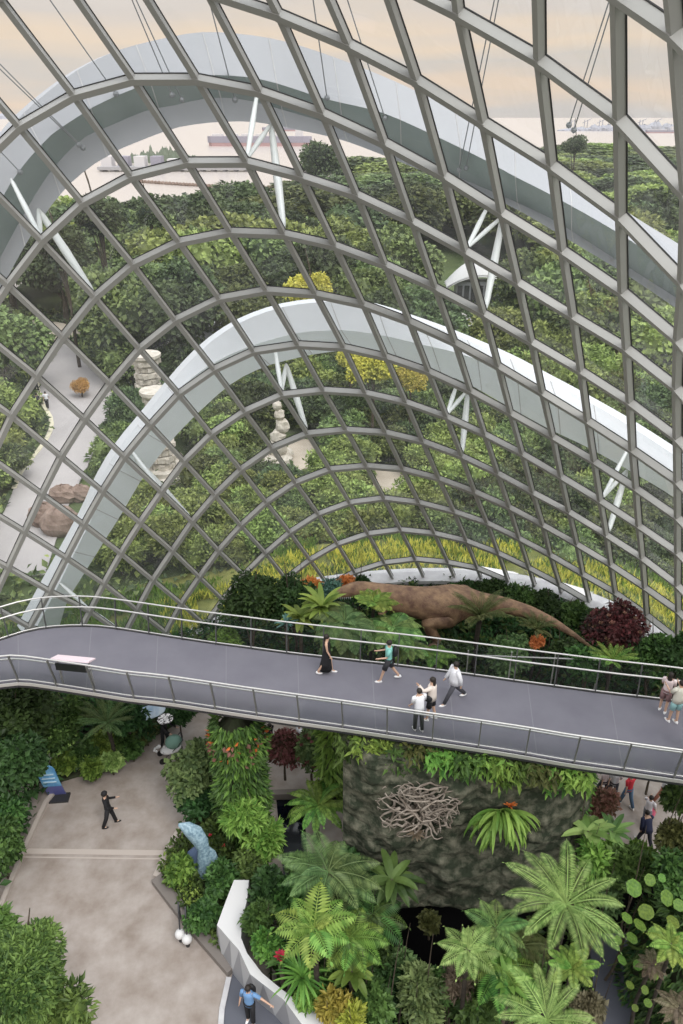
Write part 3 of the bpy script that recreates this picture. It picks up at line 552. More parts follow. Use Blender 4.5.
# ---------------------------------------------------------------- terrain: floors inside, land, road and sea outside
shore = [(-120,330),(0,300),(40,268),(90,258),(150,255),(230,243),(290,222),(340,188),(430,166),(560,158),(700,157),(820,157)]
sh = [G(x, y, 0) for x, y in shore]
mb = MB(); mb.poly([(-70, 19)]+[(p.x, p.y) for p in sh]+[(900, 420), (120, 19)], -3, -.12); 
land = mb.build('ground', M['land'], kind='structure', label='green land outside the dome')
mb = MB(); mb.poly([(-6000, 20), (6000, 20), (6000, 8000), (-6000, 8000)], -9, -2.0)
def seamat():
    m = mat('sea', (.50, .44, .40), .22, 0, .5); N = m.node_tree.nodes; Lk = m.node_tree.links; b = N['Principled BSDF']
    tc = N.new('ShaderNodeTexCoord'); mp = N.new('ShaderNodeMapping'); mp.inputs['Scale'].default_value = (.02, .08, .05); nz = N.new('ShaderNodeTexNoise'); nz.inputs['Scale'].default_value = 3; nz.inputs['Detail'].default_value = 6
    Lk.new(tc.outputs['Object'], mp.inputs[0]); Lk.new(mp.outputs[0], nz.inputs['Vector']); bp = N.new('ShaderNodeBump'); bp.inputs['Strength'].default_value = .12; bp.inputs['Distance'].default_value = 1; Lk.new(nz.outputs['Fac'], bp.inputs['Height']); Lk.new(bp.outputs['Normal'], b.inputs['Normal']); return m
mb.build('sea', seamat(), kind='structure', label='pale calm sea beyond the trees')
# inside floor: everything behind the rock face and left of the pit
PX0 = G(300, 800, 0).x
mb = MB()
ring = [sring(R(-75+i*5), 0, .2) for i in range(0, 31)]
mb.poly([(p.x, p.y) for p in ring if p.y > 18.2]+[(24, 18.2), (-24, 18.2)], -.6, 0)
mb.poly([(-24, 2), (-1.1, 2), (-1.1, 18.2), (-24, 18.2)], -.6, 0)
mb.build('floor', M['concrete'], kind='structure', label='brown-grey concrete plaza floor')
mb = MB(); mb.poly([(-1.1, 1), (30, 1), (30, 18.4), (-1.1, 18.4)], -6.4, -6); mb.build('floor', M['void'], kind='structure', label='floor of the sunken pit, its deep shade in the colour')
mb = MB(); mb.box((14.4, 18.0, -3.2), 31, .4, 5.4); mb.box((-1.0, 10, -3.2), .2, 16.2, 5.4); mb.build('wall_pit', M['void'], kind='structure', label='retaining walls of the sunken pit, their deep shade in the colour')
mb = MB(); a, b = G(22, 851, 0), G(168, 853, 0); mb.bar(a+Vector((0, 0, .004)), b+Vector((0, 0, .004)), .22, .008, (0, 0, 1)); a, b = G(22, 857, 0), G(168, 859, 0); mb.bar(a+Vector((0, 0, .004)), b+Vector((0, 0, .004)), .05, .008, (0, 0, 1), 0)
mb.build('trim_2', M['joint'], kind='structure', label='pale joint strip across the plaza')
mb = MB(); mb.poly([tuple(p)[:2] for p in PX([(236,962),(262,1000),(292,1030),(330,1090),(215,1090),(222,1010)])], .002, .012); mb.build('path', M['path'], kind='structure', label='dark grey path beside the white planter wall')
mb = MB(); P = PX([(229,978),(222,1010),(217,1080)]); 
for p, q in zip(P, P[1:]): mb.bar(p+Vector((0, 0, .03)), q+Vector((0, 0, .03)), .16, .06, (0, 0, 1))
mb.build('trim_3', M['kerb'], kind='structure', label='pale kerb between plaza and dark path')
# kerbs of beds
def kerb(lst, h, wdt, name, m, label, z=0, z0=0):
    P = PX(lst, z); mb = MB(); vs = []; fs = []; n = len(P)
    for i, p in enumerate(P):
        t1 = (P[i]-P[i-1]).normalized() if i else (P[1]-P[0]).normalized(); t2 = (P[i+1]-P[i]).normalized() if i < n-1 else t1
        t = (t1+t2).normalized(); q = Vector((t.y, -t.x, 0))*(wdt/2/max(.4, t.dot(t1)))
        for o, zz in ((-q, z0), (q, z0), (q, h), (-q, h)): vs.append((p.x+o.x, p.y+o.y, zz))
    fs = [(3, 2, 1, 0), tuple((n-1)*4+i for i in range(4))]
    for i in range(n-1):
        for j in range(4): fs.append((i*4+j, i*4+(j+1) % 4, (i+1)*4+(j+1) % 4, (i+1)*4+j))
    mb.add(vs, fs); mb.build(name, m, kind='structure', label=label)
kerb([(-20,945),(3,905),(22,857),(46,805),(58,790)], .18, .16, 'trim_4', M['joint'], 'low kerb along the left planting bed')
M['kerbdark'] = mat('kerb_dark', (.17, .15, .135), .7)
kerb([(200,806),(172,846),(157,880)], .22, .26, 'trim_5', M['joint'], 'kerb on the plaza side of the triangular bed')
kerb([(157,881),(190,924),(233,973)], .24, .40, 'trim_6', M['kerbdark'], 'raised dark kerb along the lower side of the triangular bed')
# road, paths and clearings outside
def sheet(lst, z, m, name, label):
    mb = MB(); mb.poly([tuple(p)[:2] for p in PX(lst, z)], z-.1, z); return mb.build(name, m, kind='structure', label=label)
roadpx = [(66,338),(80,350),(97,366),(112,392),(108,415),(98,440),(86,470),(74,492),(62,520),(45,575),(-30,575),(5,510),(15,485),(22,470),(40,448),(50,425),(41,400),(38,378),(50,358)]
sheet(roadpx, 0.0, M['road'], 'road', 'pale grey road curving down the left side')
mb = MB(); P = PX(resample([(66,338),(50,358),(38,378),(41,400),(51,418),(50,432),(40,448),(22,470),(14,488)], 24), .02)
for p, q in zip(P, P[1:]): mb.bar(p, q+(q-p)*.05, .35, .06, (0, 0, 1))
mb.build('trim_7', M['line'], kind='structure', label='cream kerb line along the road')
sheet([(15,325),(40,318),(75,326),(82,335),(62,345),(35,352),(12,350)], .0, M['sand'], 'path', 'sandy clearing at the head of the road')
sheet([(148,458),(180,452),(195,470),(178,482),(150,478)], .0, M['sand'], 'path', 'paved circle at the foot of the stone column')
sheet([(290,437),(312,440),(322,462),(300,470),(286,458)], .0, M['sand'], 'path', 'gravel patch by the pale rock figure')
sheet([(372,470),(398,466),(408,486),(392,498),(374,490)], .0, M['sand'], 'path', 'gravel patch in the middle of the shrubs')
sheet([(425,298),(470,316),(475,330),(440,322)], .0, M['road'], 'path', 'grey paved court below the white canopy')
# grass bank outside the kerb
pts = []
def bank(a0, a1, off, z, dens_, leaf, label, seed, wdt, hgt):
    mb = MB(); rnd = random.Random(seed)
    n = int((a1-a0)*40*wdt*dens_)
    for i in range(n):
        t = rnd.uniform(a0, a1); o = off+rnd.uniform(0, wdt); p = sring(t, 1.5); out = Vector((math.sin(t), math.cos(t), 0)); p = p+out*o
        if noise.noise(p*.5) < -.45: continue
        zz = z(p)+0; k = rnd.uniform(.6, 1.3)
        leafcard(mb, Vector((p.x, p.y, zz)), Vector((rnd.uniform(-.5, .5), rnd.uniform(-.6, .4), 1)).normalized(), Vector((rnd.uniform(-.3, .3), -1, .4)), hgt*k, .11*k)
    c = sring((a0+a1)/2, 0); mb.build('grass', LV[leaf], None, loc=(c.x, c.y, 0), label=label, cat='grass', kind='stuff')
def zbk(p): return max(0, zbase(p)-.35)
bankm = MB(); vs = []; fs = []
A_ = [R(-50+i*3) for i in range(34)]
for t in A_:
    s0 = sring(t, 1.5); out = Vector((math.sin(t), math.cos(t), 0)); z = zbk(s0)
    vs += [tuple(s0+out*.3+Vector((0, 0, -1.5))), (*(s0+out*.3)[:2], z), (*(s0+out*4.2)[:2], z*1.1), (*(s0+out*8)[:2], -.2)]
for i in range(len(A_)-1):
    for j in range(3): fs.append((i*4+j, i*4+j+1, i*4+4+j+1, i*4+4+j))
bankm.add(vs, fs); bankm.build('ground', mat('bank_green', (.10, .12, .03), .95, c2=(.22, .22, .06), scale=.6), kind='structure', label='low grass bank around the foot of the glass')
bank(R(-24), R(48), .6, zbk, 48, 'yellow', 'bright yellow-green grass strip outside the glass base', 3, 3.0, .6)
bank(R(-24), R(48), .6, zbk, 40, 'lime', 'light green grass tufts mixed along the glass base', 5, 4.2, .5)
bank(R(-45), R(-22), .4, zbk, 40, 'lime', 'light green grass at the left foot of the glass', 6, 5, .6)
# ---------------------------------------------------------------- trees and shrubs outside
OUT_COVER = 1
def inpoly(x, y, P):
    c = False; j = len(P)-1
    for i in range(len(P)):
        if (P[i][1] > y) != (P[j][1] > y) and x < (P[j][0]-P[i][0])*(y-P[i][1])/(P[j][1]-P[i][1])+P[i][0]: c = not c
        j = i
    return c
def proj(p):
    d = Vector(p)-EYE; z = d.dot(FW); return 341.5+FL*d.dot(RT)/z, 512-FL*d.dot(UP)/z, z
clear = [roadpx, [(15,325),(40,318),(75,326),(82,335),(62,345),(35,352),(12,350)], [(146,440),(182,436),(198,470),(178,486),(146,482)], [(288,425),(316,430),(324,462),(300,474),(270,462),(268,430)],
 [(370,466),(400,462),(410,488),(392,500),(372,492)], [(432,262),(524,262),(524,304),(432,304)], [(425,296),(470,312),(475,330),(440,322)], [(40,480),(100,480),(100,540),(40,560)], [(138,370),(172,370),(172,402),(138,402)]]
def treemesh(leaf, v, big):
    def fn(mb, rnd):
        if big: crown(mb, rnd, 1.0, .8, 1.15, 14, 3600, .12, .085, lump=.36)
        else: crown(mb, rnd, 1.0, .8, .75, 11, 2600, .14, .075, lump=.38)
    return cached(('foliage' if 0 else 'crown', leaf, v, big), fn, LV[leaf])
def trunkmesh(big):
    def fn(mb, rnd): trunk(mb, rnd, 1.0 if big else .55, .07, 5, .35)
    return cached(('trunk', big), fn, M['bark'])
rt = random.Random(42); Dd = 40.5; nt = 0; ns = 0
words = {'t_dark': 'dark green', 't_mid': 'mid green', 't_fresh': 'fresh green', 't_yellow': 'yellow-leaved', 't_grey': 'greyish'}
while Dd < 560:
    far = Dd > 78
    s = Dd*.084 if far else max(2.1, Dd*.046); th = -.66+rt.uniform(0, s/Dd)
    if far and Dd > 230: s = Dd*.088
    while th < .60:
        D = Dd+rt.uniform(-.3, .3)*s; t2 = th+rt.uniform(-.3, .3)*s/Dd; p = Vector((math.sin(t2)*D, math.cos(t2)*D, 0)); th += s/Dd
        x, y, z = proj(p)
        if x < -60 or x > 745: continue
        if not inpoly(p.x, p.y, [(-400, 0)]+[(q.x, q.y) for q in sh]+[(900, 420), (900, 0)]): continue
        x2, y2, _ = proj(p+Vector((0, 0, min(s*.66, 5)*1.5))); x3, y3, _ = proj(p+Vector((0, 0, min(s*.66, 5)*.7)))
        if any(inpoly(a_, b_, c) for c in clear for a_, b_ in ((x, y), (x2, y2), (x3, y3), (x3+s*.5*FL/z, y3), (x3-s*.5*FL/z, y3))): continue
        az_ = math.atan2(p.x, p.y-12); q = sring(az_, 1.5)
        if (p-Vector((0, 12, 0))).length < (Vector((q.x, q.y, 0))-Vector((0, 12, 0))).length+(3.4+s*.3): continue
        nn = noise.noise(Vector((p.x*.035, p.y*.035, 1.7))); u = rt.random()
        if far:
            leaf = 't_fresh' if nn > .18 and u < .7 else ('t_dark' if u < .42 else ('t_mid' if u < .86 else 't_fresh'))
            if 345 < x2 < 430 and 352 < y2 < 392: leaf = 't_yellow'
            if 285 < x2 < 345 and 284 < y2 < 306: leaf = 't_yellow'
            if 560 < x < 640 and 290 < y < 340 and u < .6: leaf = 't_fresh'
        else:
            leaf = 't_fresh' if nn > .1 and u < .75 else ('t_dark' if u < .35 else ('t_mid' if u < .85 else 't_fresh'))
        r = s*(.66 if far else .80)*rt.uniform(.78, 1.22); zone = 'near the sea' if D > 200 else ('in the middle of the park' if D > 110 else ('behind the nearer shrubs' if far else 'in the beds close outside the glass'))
        side = 'left of the white arches' if x < 170 else ('right of the white arches' if x > 520 else 'framed by the white arches')
        lab = f"{words[leaf]} {'tree' if far else 'shrub'} {zone}, {side}"
        e = thing('tree' if far else 'shrub', (p.x, p.y, -.1), (r, r, min(r, 5.6 if D < 180 else 4.4)*rt.uniform(.85, 1.15)), rt.uniform(0, 6.3), lab, 'tree' if far else 'shrub', lab)
        part('crown', treemesh(leaf, rt.randint(0, 2), far), e); part('trunk', trunkmesh(far), e)
        if far: nt += 1
        else: ns += 1
    Dd += s*.86
print('trees', nt, 'shrubs', ns)
for lf, sd, dn in (('t_mid', 31, 5.5), ('t_dark', 32, 4.0), ('t_fresh', 33, 2.5)):
    rnd = random.Random(sd); mb = MB()
    for i in range(int(dn*5200)):
        th = rnd.uniform(-.62, .58); D = math.sqrt(rnd.uniform(34**2, 112**2)); x_, y_ = math.sin(th)*D, math.cos(th)*D
        q = sring(math.atan2(x_, y_-12), 1.5)
        if math.hypot(x_, y_-12) < math.hypot(q.x, q.y-12)+4.4: continue
        u, v, _ = proj((x_, y_, 0))
        if any(inpoly(u, v, c) for c in clear[:5]+clear[6:8]) or u < -60 or u > 745: continue
        k = rnd.uniform(.6, 1.4)*(.32+D*.004); h = max(0, noise.noise(Vector((x_*.25, y_*.25, sd)))+.3)*1.3
        leafcard(mb, Vector((x_, y_, h*rnd.random())), (rv(rnd)+Vector((0, 0, .3))).normalized(), Vector((rnd.uniform(-.5, .5), rnd.uniform(-.6, .4), 1)), k, k*.6)
    mb.build('undergrowth', LV[lf], None, loc=(0, 60, 0), label={'t_mid': 'mid green', 't_dark': 'dark green', 't_fresh': 'light green'}[lf]+' ground cover between the shrubs and trees outside the glass', cat='undergrowth', kind='stuff')
def single(px, py, zc, rp, leaf, label, cat='tree', v=0):
    p, r = place(px, py, zc, rp); e = thing('tree' if cat == 'tree' else 'shrub', (p.x, p.y, -.1), r, 0, label, cat); c_ = part('crown', treemesh(leaf, v, cat == 'tree'), e); t_ = part('trunk', trunkmesh(cat == 'tree'), e)
    k_ = (zc+.1)/r; c_.location = (0, 0, k_-(1.15 if cat == 'tree' else .75)); t_.scale = (1, 1, k_/(1.0 if cat == 'tree' else .55))
single(81, 388, .9, 11, 't_gold', 'golden-brown round bush standing alone beside the road', 'shrub')
single(229, 264, 7.5, 14, 't_grey', 'pale greyish bare-looking tree rising among green trees')
single(667, 436, 1.6, 10, 't_purple', 'purple-flowering shrub outside the glass at the right', 'shrub')
single(338, 440, 1.0, 9, 't_gold', 'orange-tinged shrub among the green beds', 'shrub', 1)
single(660, 438, 2, 16, 't_dark', 'dark shrub beside the purple-flowering one', 'shrub', 2)
single(372, 368, 7, 26, 't_yellow', 'broad yellow-leaved tree behind the crest of the smaller arch', v=1)
single(410, 380, 6, 18, 't_yellow', 'smaller yellow-leaved tree right of the broad yellow one', v=2)
single(350, 360, 6, 16, 't_yellow', 'yellow-leaved tree left of the broad yellow one')
single(312, 292, 9, 22, 't_yellow', 'yellow tree peeking over the crest of the smaller arch', v=1)
single(590, 312, 7, 24, 't_fresh', 'bright yellow-green tree right of the white canopy', v=1)
single(60, 250, 12, 26, 't_dark', 'tall dark tree standing against the sea at the left', v=0)
single(98, 222, 14, 30, 't_dark', 'tallest dark spreading tree against the sea', v=1)
single(150, 218, 12, 16, 't_dark', 'narrow dark tree against the pink sea', v=2)
single(322, 165, 13, 26, 't_dark', 'large round tree beside the distant ship', v=2)
single(575, 148, 16, 13, 't_dark', 'lone round tree on the far shore', v=0)
# stone columns
def column(px, py0, hgt, r, label):
    b = G(px, py0, 0); e = empty('stone_column', b, .3, label=label, cat='column'); rnd = random.Random(px); mb = MB(); z = 0; n = int(hgt/.55)
    for i in range(n):
        k = (1.0, .82, .9, .8)[i % 4]*r; mb.tube([(0, 0, z), (0, 0, z+.06), (0, 0, z+.44), (0, 0, z+.5)], [k*.92, k, k, k*.92], 12)
        for j in range(6): a = j*PI/3+i*.4; mb.box((math.cos(a)*k, math.sin(a)*k, z+.25), .28*r, .28*r, .34, a)
        z += hgt/n
    mb.build('shaft', M['stone'], e); mb = MB(); mb.tube([(0, 0, z-.1), (0, 0, z+.15), (0, 0, z+.4)], [r, r*1.2, r*1.2], 12); mb.build('capital', M['stone'], e)
    mb = MB(); mb.tube([(0, 0, -.1), (0, 0, .25), (0, 0, .3), (0, 0, .6)], [r*2.1, r*2.1, r*1.6, r*1.6], 16); mb.build('base', M['stone'], e)
column(165, 474, 6.2, .95, 'carved pale stone column on a stepped round base behind the smaller arch')
column(152, 412, 5.0, 1.15, 'stacked stone column rising from dark trees beside the road')
b = G(277, 462, 0); e = empty('rock_figure', b, 0, label='pale weathered standing rock on a boulder pile among the shrubs', cat='rock'); rnd = random.Random(3)
mb = MB()
for i in range(9): mb.ball((rnd.uniform(-1.6, 1.6), rnd.uniform(-1, 1), .3), rnd.uniform(.5, .9), rnd.uniform(.5, .9), rnd.uniform(.4, .7), 8, 6, 0, .14, rnd)
mb.build('boulder_pile', M['stone'], e)
mb = MB(); 
for c, r in (((0, 0, 1.2), .8), ((.15, 0, 2.1), .62), ((.5, 0, 3.0), .55), ((.35, 0, 3.9), .42), ((.2, 0, 4.6), .36)): mb.ball(c, r, r*.8, r*1.1, 9, 7, 0, .14, rnd)
mb.build('standing_stone', M['stone'], e)
rnd = random.Random(8)
for i, (x, y, s_, lb) in enumerate([(46,522,.95,'broad brown boulder at the left outside the glass'),(64,500,.8,'flat-topped brown boulder behind the broad one'),(82,498,.7,'small brown boulder nearest the foot of the arch'),(62,530,1.1,'tall reddish boulder in front of the others')]):
    b = G(x, y, 0); mb = MB(); mb.ball((b.x, b.y, s_*.5), s_*1.2, s_, s_*.95, 14, 10, 0, .10, rnd); mb.build('boulder', M['redrock'], loc=tuple(b), smooth=False, label=lb, cat='rock')
# white canopy building, small pavilion, ships, pier, far shore
b = G(478, 303, 0); e = empty('canopy_building', b, 0, label='low building under a curved white canopy roof among the trees', cat='building'); sc2 = depth(b)/FL
W_ = 34*sc2; mb = MB(); vs = []; fs = []; nx, ny = 14, 6
for i in range(nx+1):
    for j in range(ny+1):
        u = i/nx*2-1; v = j/ny*2-1; vs.append((u*W_, v*W_*.38, 3.0+3.2*(1-u*u)*(1-.5*v*v)-.4*abs(v)))
for i in range(nx):
    for j in range(ny): a = i*(ny+1)+j; fs.append((a, a+ny+1, a+ny+2, a+1))
nv = len(vs); vs += [(x, y, z-.25) for x, y, z in vs]; fs += [tuple(k+nv for k in f)[::-1] for f in fs]
mb.add(vs, fs); mb.build('roof', M['white'], e, smooth=True)
mb = MB(); mb.box((0, 0, 1.6), W_*1.4, W_*.5, 3.2); mb.build('wall', M['panelgrey'], e)
for i in range(7): mb = MB(); mb.box((-W_*.6+i*W_*.2, -W_*.27, 1.6), W_*.14, .12, 2.2); mb.build('window', M['fascia'], e)
b = G(208, 348, 0); e = empty('pavilion', b, .1, label='small white flat-roofed pavilion beyond the crest of the smaller arch', cat='building')
mb = MB(); mb.box((0, 0, 3.4), 12, 6, .4); mb.build('roof', M['white'], e); mb = MB(); mb.box((0, 0, 1.6), 10.5, 5, 3.2); mb.build('wall', M['panelgrey'], e)
for i in range(6): mb = MB(); mb.box((-4.4+i*1.76, -2.55, 1.7), .18, .12, 3.1); mb.build('column', M['white'], e)
b = G(425, 352+30, 0); e = empty('pavilion', b, .4, label='grey sloped-roof shelter between the yellow tree and the struts', cat='building')
mb = MB(); mb.bar((-3, 0, 3), (3, 0, 4.2), 5, .3, (0, 0, 1)); mb.build('roof', M['panelgrey'], e); mb = MB(); mb.box((0, 0, 1.6), 4.6, 3.6, 3.2); mb.build('wall', M['white'], e)
M['ship'] = mat('ship_hull', (.30, .28, .33), .7); M['shipred'] = mat('ship_red', (.42, .27, .27), .7); M['shipw'] = mat('ship_white', (.60, .57, .57), .6); M['pier'] = mat('pier_concrete', (.36, .35, .36), .8)
def ship(px0, px1, py, label, hh=1.0):
    a, b_ = G(px0, py, -2), G(px1, py, -2); c = (a+b_)/2; ln = (b_-a).length; e = empty('cargo_ship', c, 0, label=label, cat='ship'); mb = MB(); h = ln*.085*hh
    mb.poly([(-ln/2, 0), (-ln*.46, -ln*.06), (ln*.42, -ln*.06), (ln/2, 0), (ln*.42, ln*.06), (-ln*.46, ln*.06)], h*.35, h); mb.build('hull', M['ship'], e)
    mb = MB(); mb.poly([(-ln*.49, 0), (-ln*.455, -ln*.058), (ln*.415, -ln*.058), (ln*.49, 0), (ln*.415, ln*.058), (-ln*.455, ln*.058)], -.5, h*.35); mb.build('waterline_band', M['shipred'], e)
    mb = MB(); mb.box((ln*.38, 0, h*1.6), ln*.07, ln*.08, h*1.2); mb.box((ln*.38, 0, h*2.3), ln*.04, ln*.06, h*.3); mb.build('bridge_tower', M['shipw'], e)
    for i in range(5): mb = MB(); mb.box((-ln*.4+i*ln*.14, 0, h*1.1), ln*.10, ln*.09, h*.25); mb.build('deck_house', M['shipw'], e)
ship(208, 312, 146, 'long grey cargo ship on the hazy sea, seen between the struts')
ship(262, 300, 131, 'smaller cargo ship farther out behind the long one')
ship(645, 675, 133, 'small ship moored before the far shore at the right')
a, b_ = G(98, 172, -2), G(250, 170, -2); e = empty('pier', (a+b_)/2, 0, label='long low grey pier with sheds reaching into the sea', cat='pier'); ln = (b_-a).length
mb = MB(); mb.box((0, 0, 1.5), ln, 12, 1.5); mb.build('deck', M['pier'], e)
for i in range(9): mb = MB(); mb.box((-ln*.45+i*ln*.11, 2, 4.5), ln*.07, 8, 5 if i < 4 else 2.5); mb.build('shed', M['ship'] if i % 2 else M['shipw'], e)
for i in range(14): mb = MB(); mb.box((-ln*.48+i*ln*.074, 0, -1), 1.5, 10, 5); mb.build('pile', M['pier'], e)
mb = MB(); P = PX(resample([(120,181),(190,186),(262,189),(300,184)], 60), -2); c = P[30]
for p in P: mb.ball(p-Vector(c)+Vector((0, 0, .4)), .9, nu=6, nv=4)
mb.tube([p-Vector(c)+Vector((0, 0, .2)) for p in P], .18, 4)
o = mb.build('boom_line', M['redrock'], loc=None, label='dotted line of floats strung across the pink sea', cat='float line'); o.location = c
# islands and far shore
def isle(px0, px1, py, hgt, m, label, name='island', seed=1, n=40):
    a, b_ = G(px0, py, -2), G(px1, py, -2); mb = MB(); rnd = random.Random(seed); ln = (b_-a).length
    for i in range(n):
        p = a.lerp(b_, (i+.5)/n); r = ln/n*1.3; mb.ball(p+Vector((0, 0, 0)), r, r, hgt*rnd.uniform(.5, 1.1)*(math.sin(PI*(i+.5)/n)**.3), 8, 6, 0, .1, rnd)
    c = a.lerp(b_, .5); mb.build(name, m, loc=tuple(c), label=label, cat='island')
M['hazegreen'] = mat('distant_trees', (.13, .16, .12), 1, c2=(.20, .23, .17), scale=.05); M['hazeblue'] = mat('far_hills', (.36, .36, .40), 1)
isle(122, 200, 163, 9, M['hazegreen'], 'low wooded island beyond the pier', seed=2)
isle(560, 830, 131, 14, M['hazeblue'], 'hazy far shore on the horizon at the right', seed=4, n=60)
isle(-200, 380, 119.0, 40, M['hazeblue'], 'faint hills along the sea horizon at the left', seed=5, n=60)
for i, px in enumerate((572, 585, 600, 611, 640, 655)):
    b = G(px, 131, -2); s_ = depth(b)/FL; e = empty('harbour_crane', b, 0, label='harbour crane on the far shore, %s' % ('leftmost of six', 'second from the left of six', 'third from the left of six', 'fourth from the left of six', 'fifth from the left of six', 'rightmost of six')[i], cat='crane', group='harbour cranes on the far shore')
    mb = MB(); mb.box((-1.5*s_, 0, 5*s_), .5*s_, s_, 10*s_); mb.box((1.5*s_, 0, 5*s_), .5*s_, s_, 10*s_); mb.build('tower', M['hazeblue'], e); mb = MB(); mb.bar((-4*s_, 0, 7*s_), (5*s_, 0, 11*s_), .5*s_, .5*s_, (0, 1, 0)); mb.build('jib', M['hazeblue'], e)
# ---------------------------------------------------------------- planting beds inside
bedback = PX([(52,800),(62,782),(75,778),(100,771),(125,752),(150,739),(170,728),(190,717),(212,706)], 0)+[Vector((4, 24.5, 0)), Vector((14, 25, 0)), Vector((22, 23, 0))]
ringin = [sring(R(-60+i*4), 0, -.55) for i in range(0, 31)]
ringin = [p for p in ringin if p.y > 18.5 and p.x > -15]
mb = MB(); P = [(p.x, p.y) for p in bedback]+[(p.x, p.y) for p in reversed(ringin)]
mb.poly(P, 0, .12); mb.build('ground', M['soil'], kind='structure', label='planting soil inside the glass')
def rise(x, y):
    return .15+max(0, min(1, (y-24)/8))*1.05*max(0, min(1, (x+8)/6))
bedpts = [Vector((x, y, 0)) for x, y in P]
undergrowth(bedpts, 0, 62, .30, 'dark', 'dark low leafy undergrowth filling the bed behind the walkway', .8, seed=2, zf=rise)
undergrowth(bedpts, 0, 22, .34, 'mid', 'mid green low foliage mixed through the bed behind the walkway', .8, seed=9, zf=rise)
leftbed = PX([(58,790),(46,805),(22,857),(3,905),(-25,950),(-160,980),(-220,800),(-150,720),(20,700)], 0)
mb = MB(); mb.poly([tuple(p)[:2] for p in PX([(588,930),(628,930),(650,1060),(600,1060)], -3)], -6, -3); mb.build('path', M['path'], kind='structure', label='dark path in the sunken part at the lower right')
undergrowth(leftbed, .1, 50, .34, 'dark', 'dark undergrowth of the bed left of the plaza', 1.6, seed=4)
tri = PX([(200,806),(172,848),(160,880),(190,922),(222,958),(228,905),(240,880),(262,850),(255,800),(230,790)], 0)
mb = MB(); mb.poly([(p.x, p.y) for p in tri], 0, .14); mb.build('ground', M['soil'], kind='structure', label='soil of the triangular bed')
undergrowth(tri, .1, 150, .20, 'mid', 'dense mid green groundcover in the triangular bed', .8, seed=5)
undergrowth(PX([(168,860),(163,878),(190,915),(205,925),(200,890),(182,862)]), .15, 160, .16, 'lime', 'bright lime groundcover along the corner of the triangular bed', .7, seed=6)
undergrowth(PX([(250,885),(250,930),(268,965),(300,995),(330,1012),(400,1040),(372,960),(330,900),(290,880)], .8), .3, 90, .24, 'mid', 'mid green leafy ground cover directly behind the white planter wall', 1.0, seed=14)
undergrowth(PX([(262,870),(300,990),(350,1060),(400,1060),(395,960),(370,900),(340,870)], -1), -2.2, 60, .28, 'dark', 'dark ground cover under the lower centre ferns', 1.8, seed=15)
undergrowth(PX([(480,900),(455,960),(440,985),(400,985),(400,1080),(600,1080),(588,960),(560,880)], -2), -3.2, 60, .28, 'mid', 'mid green ground cover under the two pale tree ferns', 1.8, seed=16)
pitp = [Vector(p) for p in ((-.6, 8, 0), (3.0, 7.5, 0), (3.0, 13.0, 0), (1.4, 16.5, 0), (-.6, 16.8, 0))]
# ---- shrubs and ferns: (px, py, height of middle, radius in view)
S = shrub
# behind the walkway
S(251, 604, 4.6, 32, 'dark', 'large dense dark green rounded shrub behind the far railing', .20)
S(290, 600, 4.6, 25, 'dark', 'dark shrub right beside the largest rounded shrub', .20)
S(226, 645, 2.6, 14, 'fresh', 'small light green shrub at the left foot of the dark rounded shrubs', .2)
rosette(300, 618, 5.2, 20, 'lime', 'lime green broad-leaved plant right of the dark rounded shrubs', 22, (.0, 1.1), 1.0, .30)
rosette(322, 608, 5.6, 24, 'lime', 'bright yellow-green broad-leaved plant behind the walking woman in black', 26, (.0, 1.1), 1.0, .26)
rosette(286, 624, 5.2, 11, 'blue', 'small teal-tinted rosette at the rail', 22, (.1, 1.2), .6, .22)
S(333, 591, 3.5, 15, 'blue', 'grey-green shrub between orange blooms and the animal neck', .16, .6)
S(312, 588, 3.2, 14, 'orange', 'orange-leaved bromeliad clump at the edge of the glass', .26, .45)
S(345, 583, 3.0, 10, 'orange', 'smaller orange clump near the dark shrub beside the animal head', .22, .4)
S(363, 585, 3.2, 8, 'dark', 'tiny dark shrub at the animal jaw', .15)
fern(345, 622, 5.6, 34, 'dull', 'broad drooping tree fern directly behind the walking woman', 16, .45, 1.5, 26, .30, .06)
fern(374, 604, 5.6, 22, 'lime', 'bright tufted fern rising in front of the animal neck', 14, .7, 1.0, 20, .34, .08)
fern(392, 628, 5.2, 32, 'fern', 'wide arching fern in front of the animal belly', 16, .4, 1.5, 26, .30, .06)
fern(340, 648, 4.2, 26, 'dull', 'hanging fern below the drooping tree fern', 14, .2, 1.4, 24, .32, .06)
fern(408, 648, 4.0, 20, 'fern', 'low fern behind the man in the teal shirt', 14, .5, 1.3, 22, .3, .06)
fern(436, 655, 3.6, 20, 'fresh', 'small bright fern under the far rail near the white-jacket walker', 12, .5, 1.2, 20, .3, .07)
fern(480, 618, 4.0, 34, 'olive', 'spiky cycad palm in front of the animal hip', 19, .85, .9, 40, .14, .016, prof=1, name='cycad', cat='cycad')
fern(536, 630, 3.8, 20, 'olive', 'small cycad with an orange-brown stem before the animal tail', 18, .85, .9, 32, .15, .02, prof=1, name='cycad', cat='cycad')
S(536, 643, 3.2, 7, 'orange', 'orange-brown clump at the foot of the small cycad', .14)
fern(612, 662, 4.4, 22, 'lime', 'yellow-green spiky cycad left of the pair at the right edge', 18, .85, .8, 32, .15, .02, prof=1, name='cycad', cat='cycad')
S(618, 632, 3.8, 30, 'red', 'burgundy-leaved shrub near the tip of the animal tail', .20, flowers=('pinkred', 26, .16))
S(655, 655, 3.6, 24, 'mid', 'mid green shrub right of the burgundy shrub', .20)
S(683, 660, 3.8, 26, 'dark', 'dark shrub at the right edge behind the walkway', .20)
S(585, 668, 3.0, 20, 'mid', 'mid green shrub below the animal tail tip', .20)
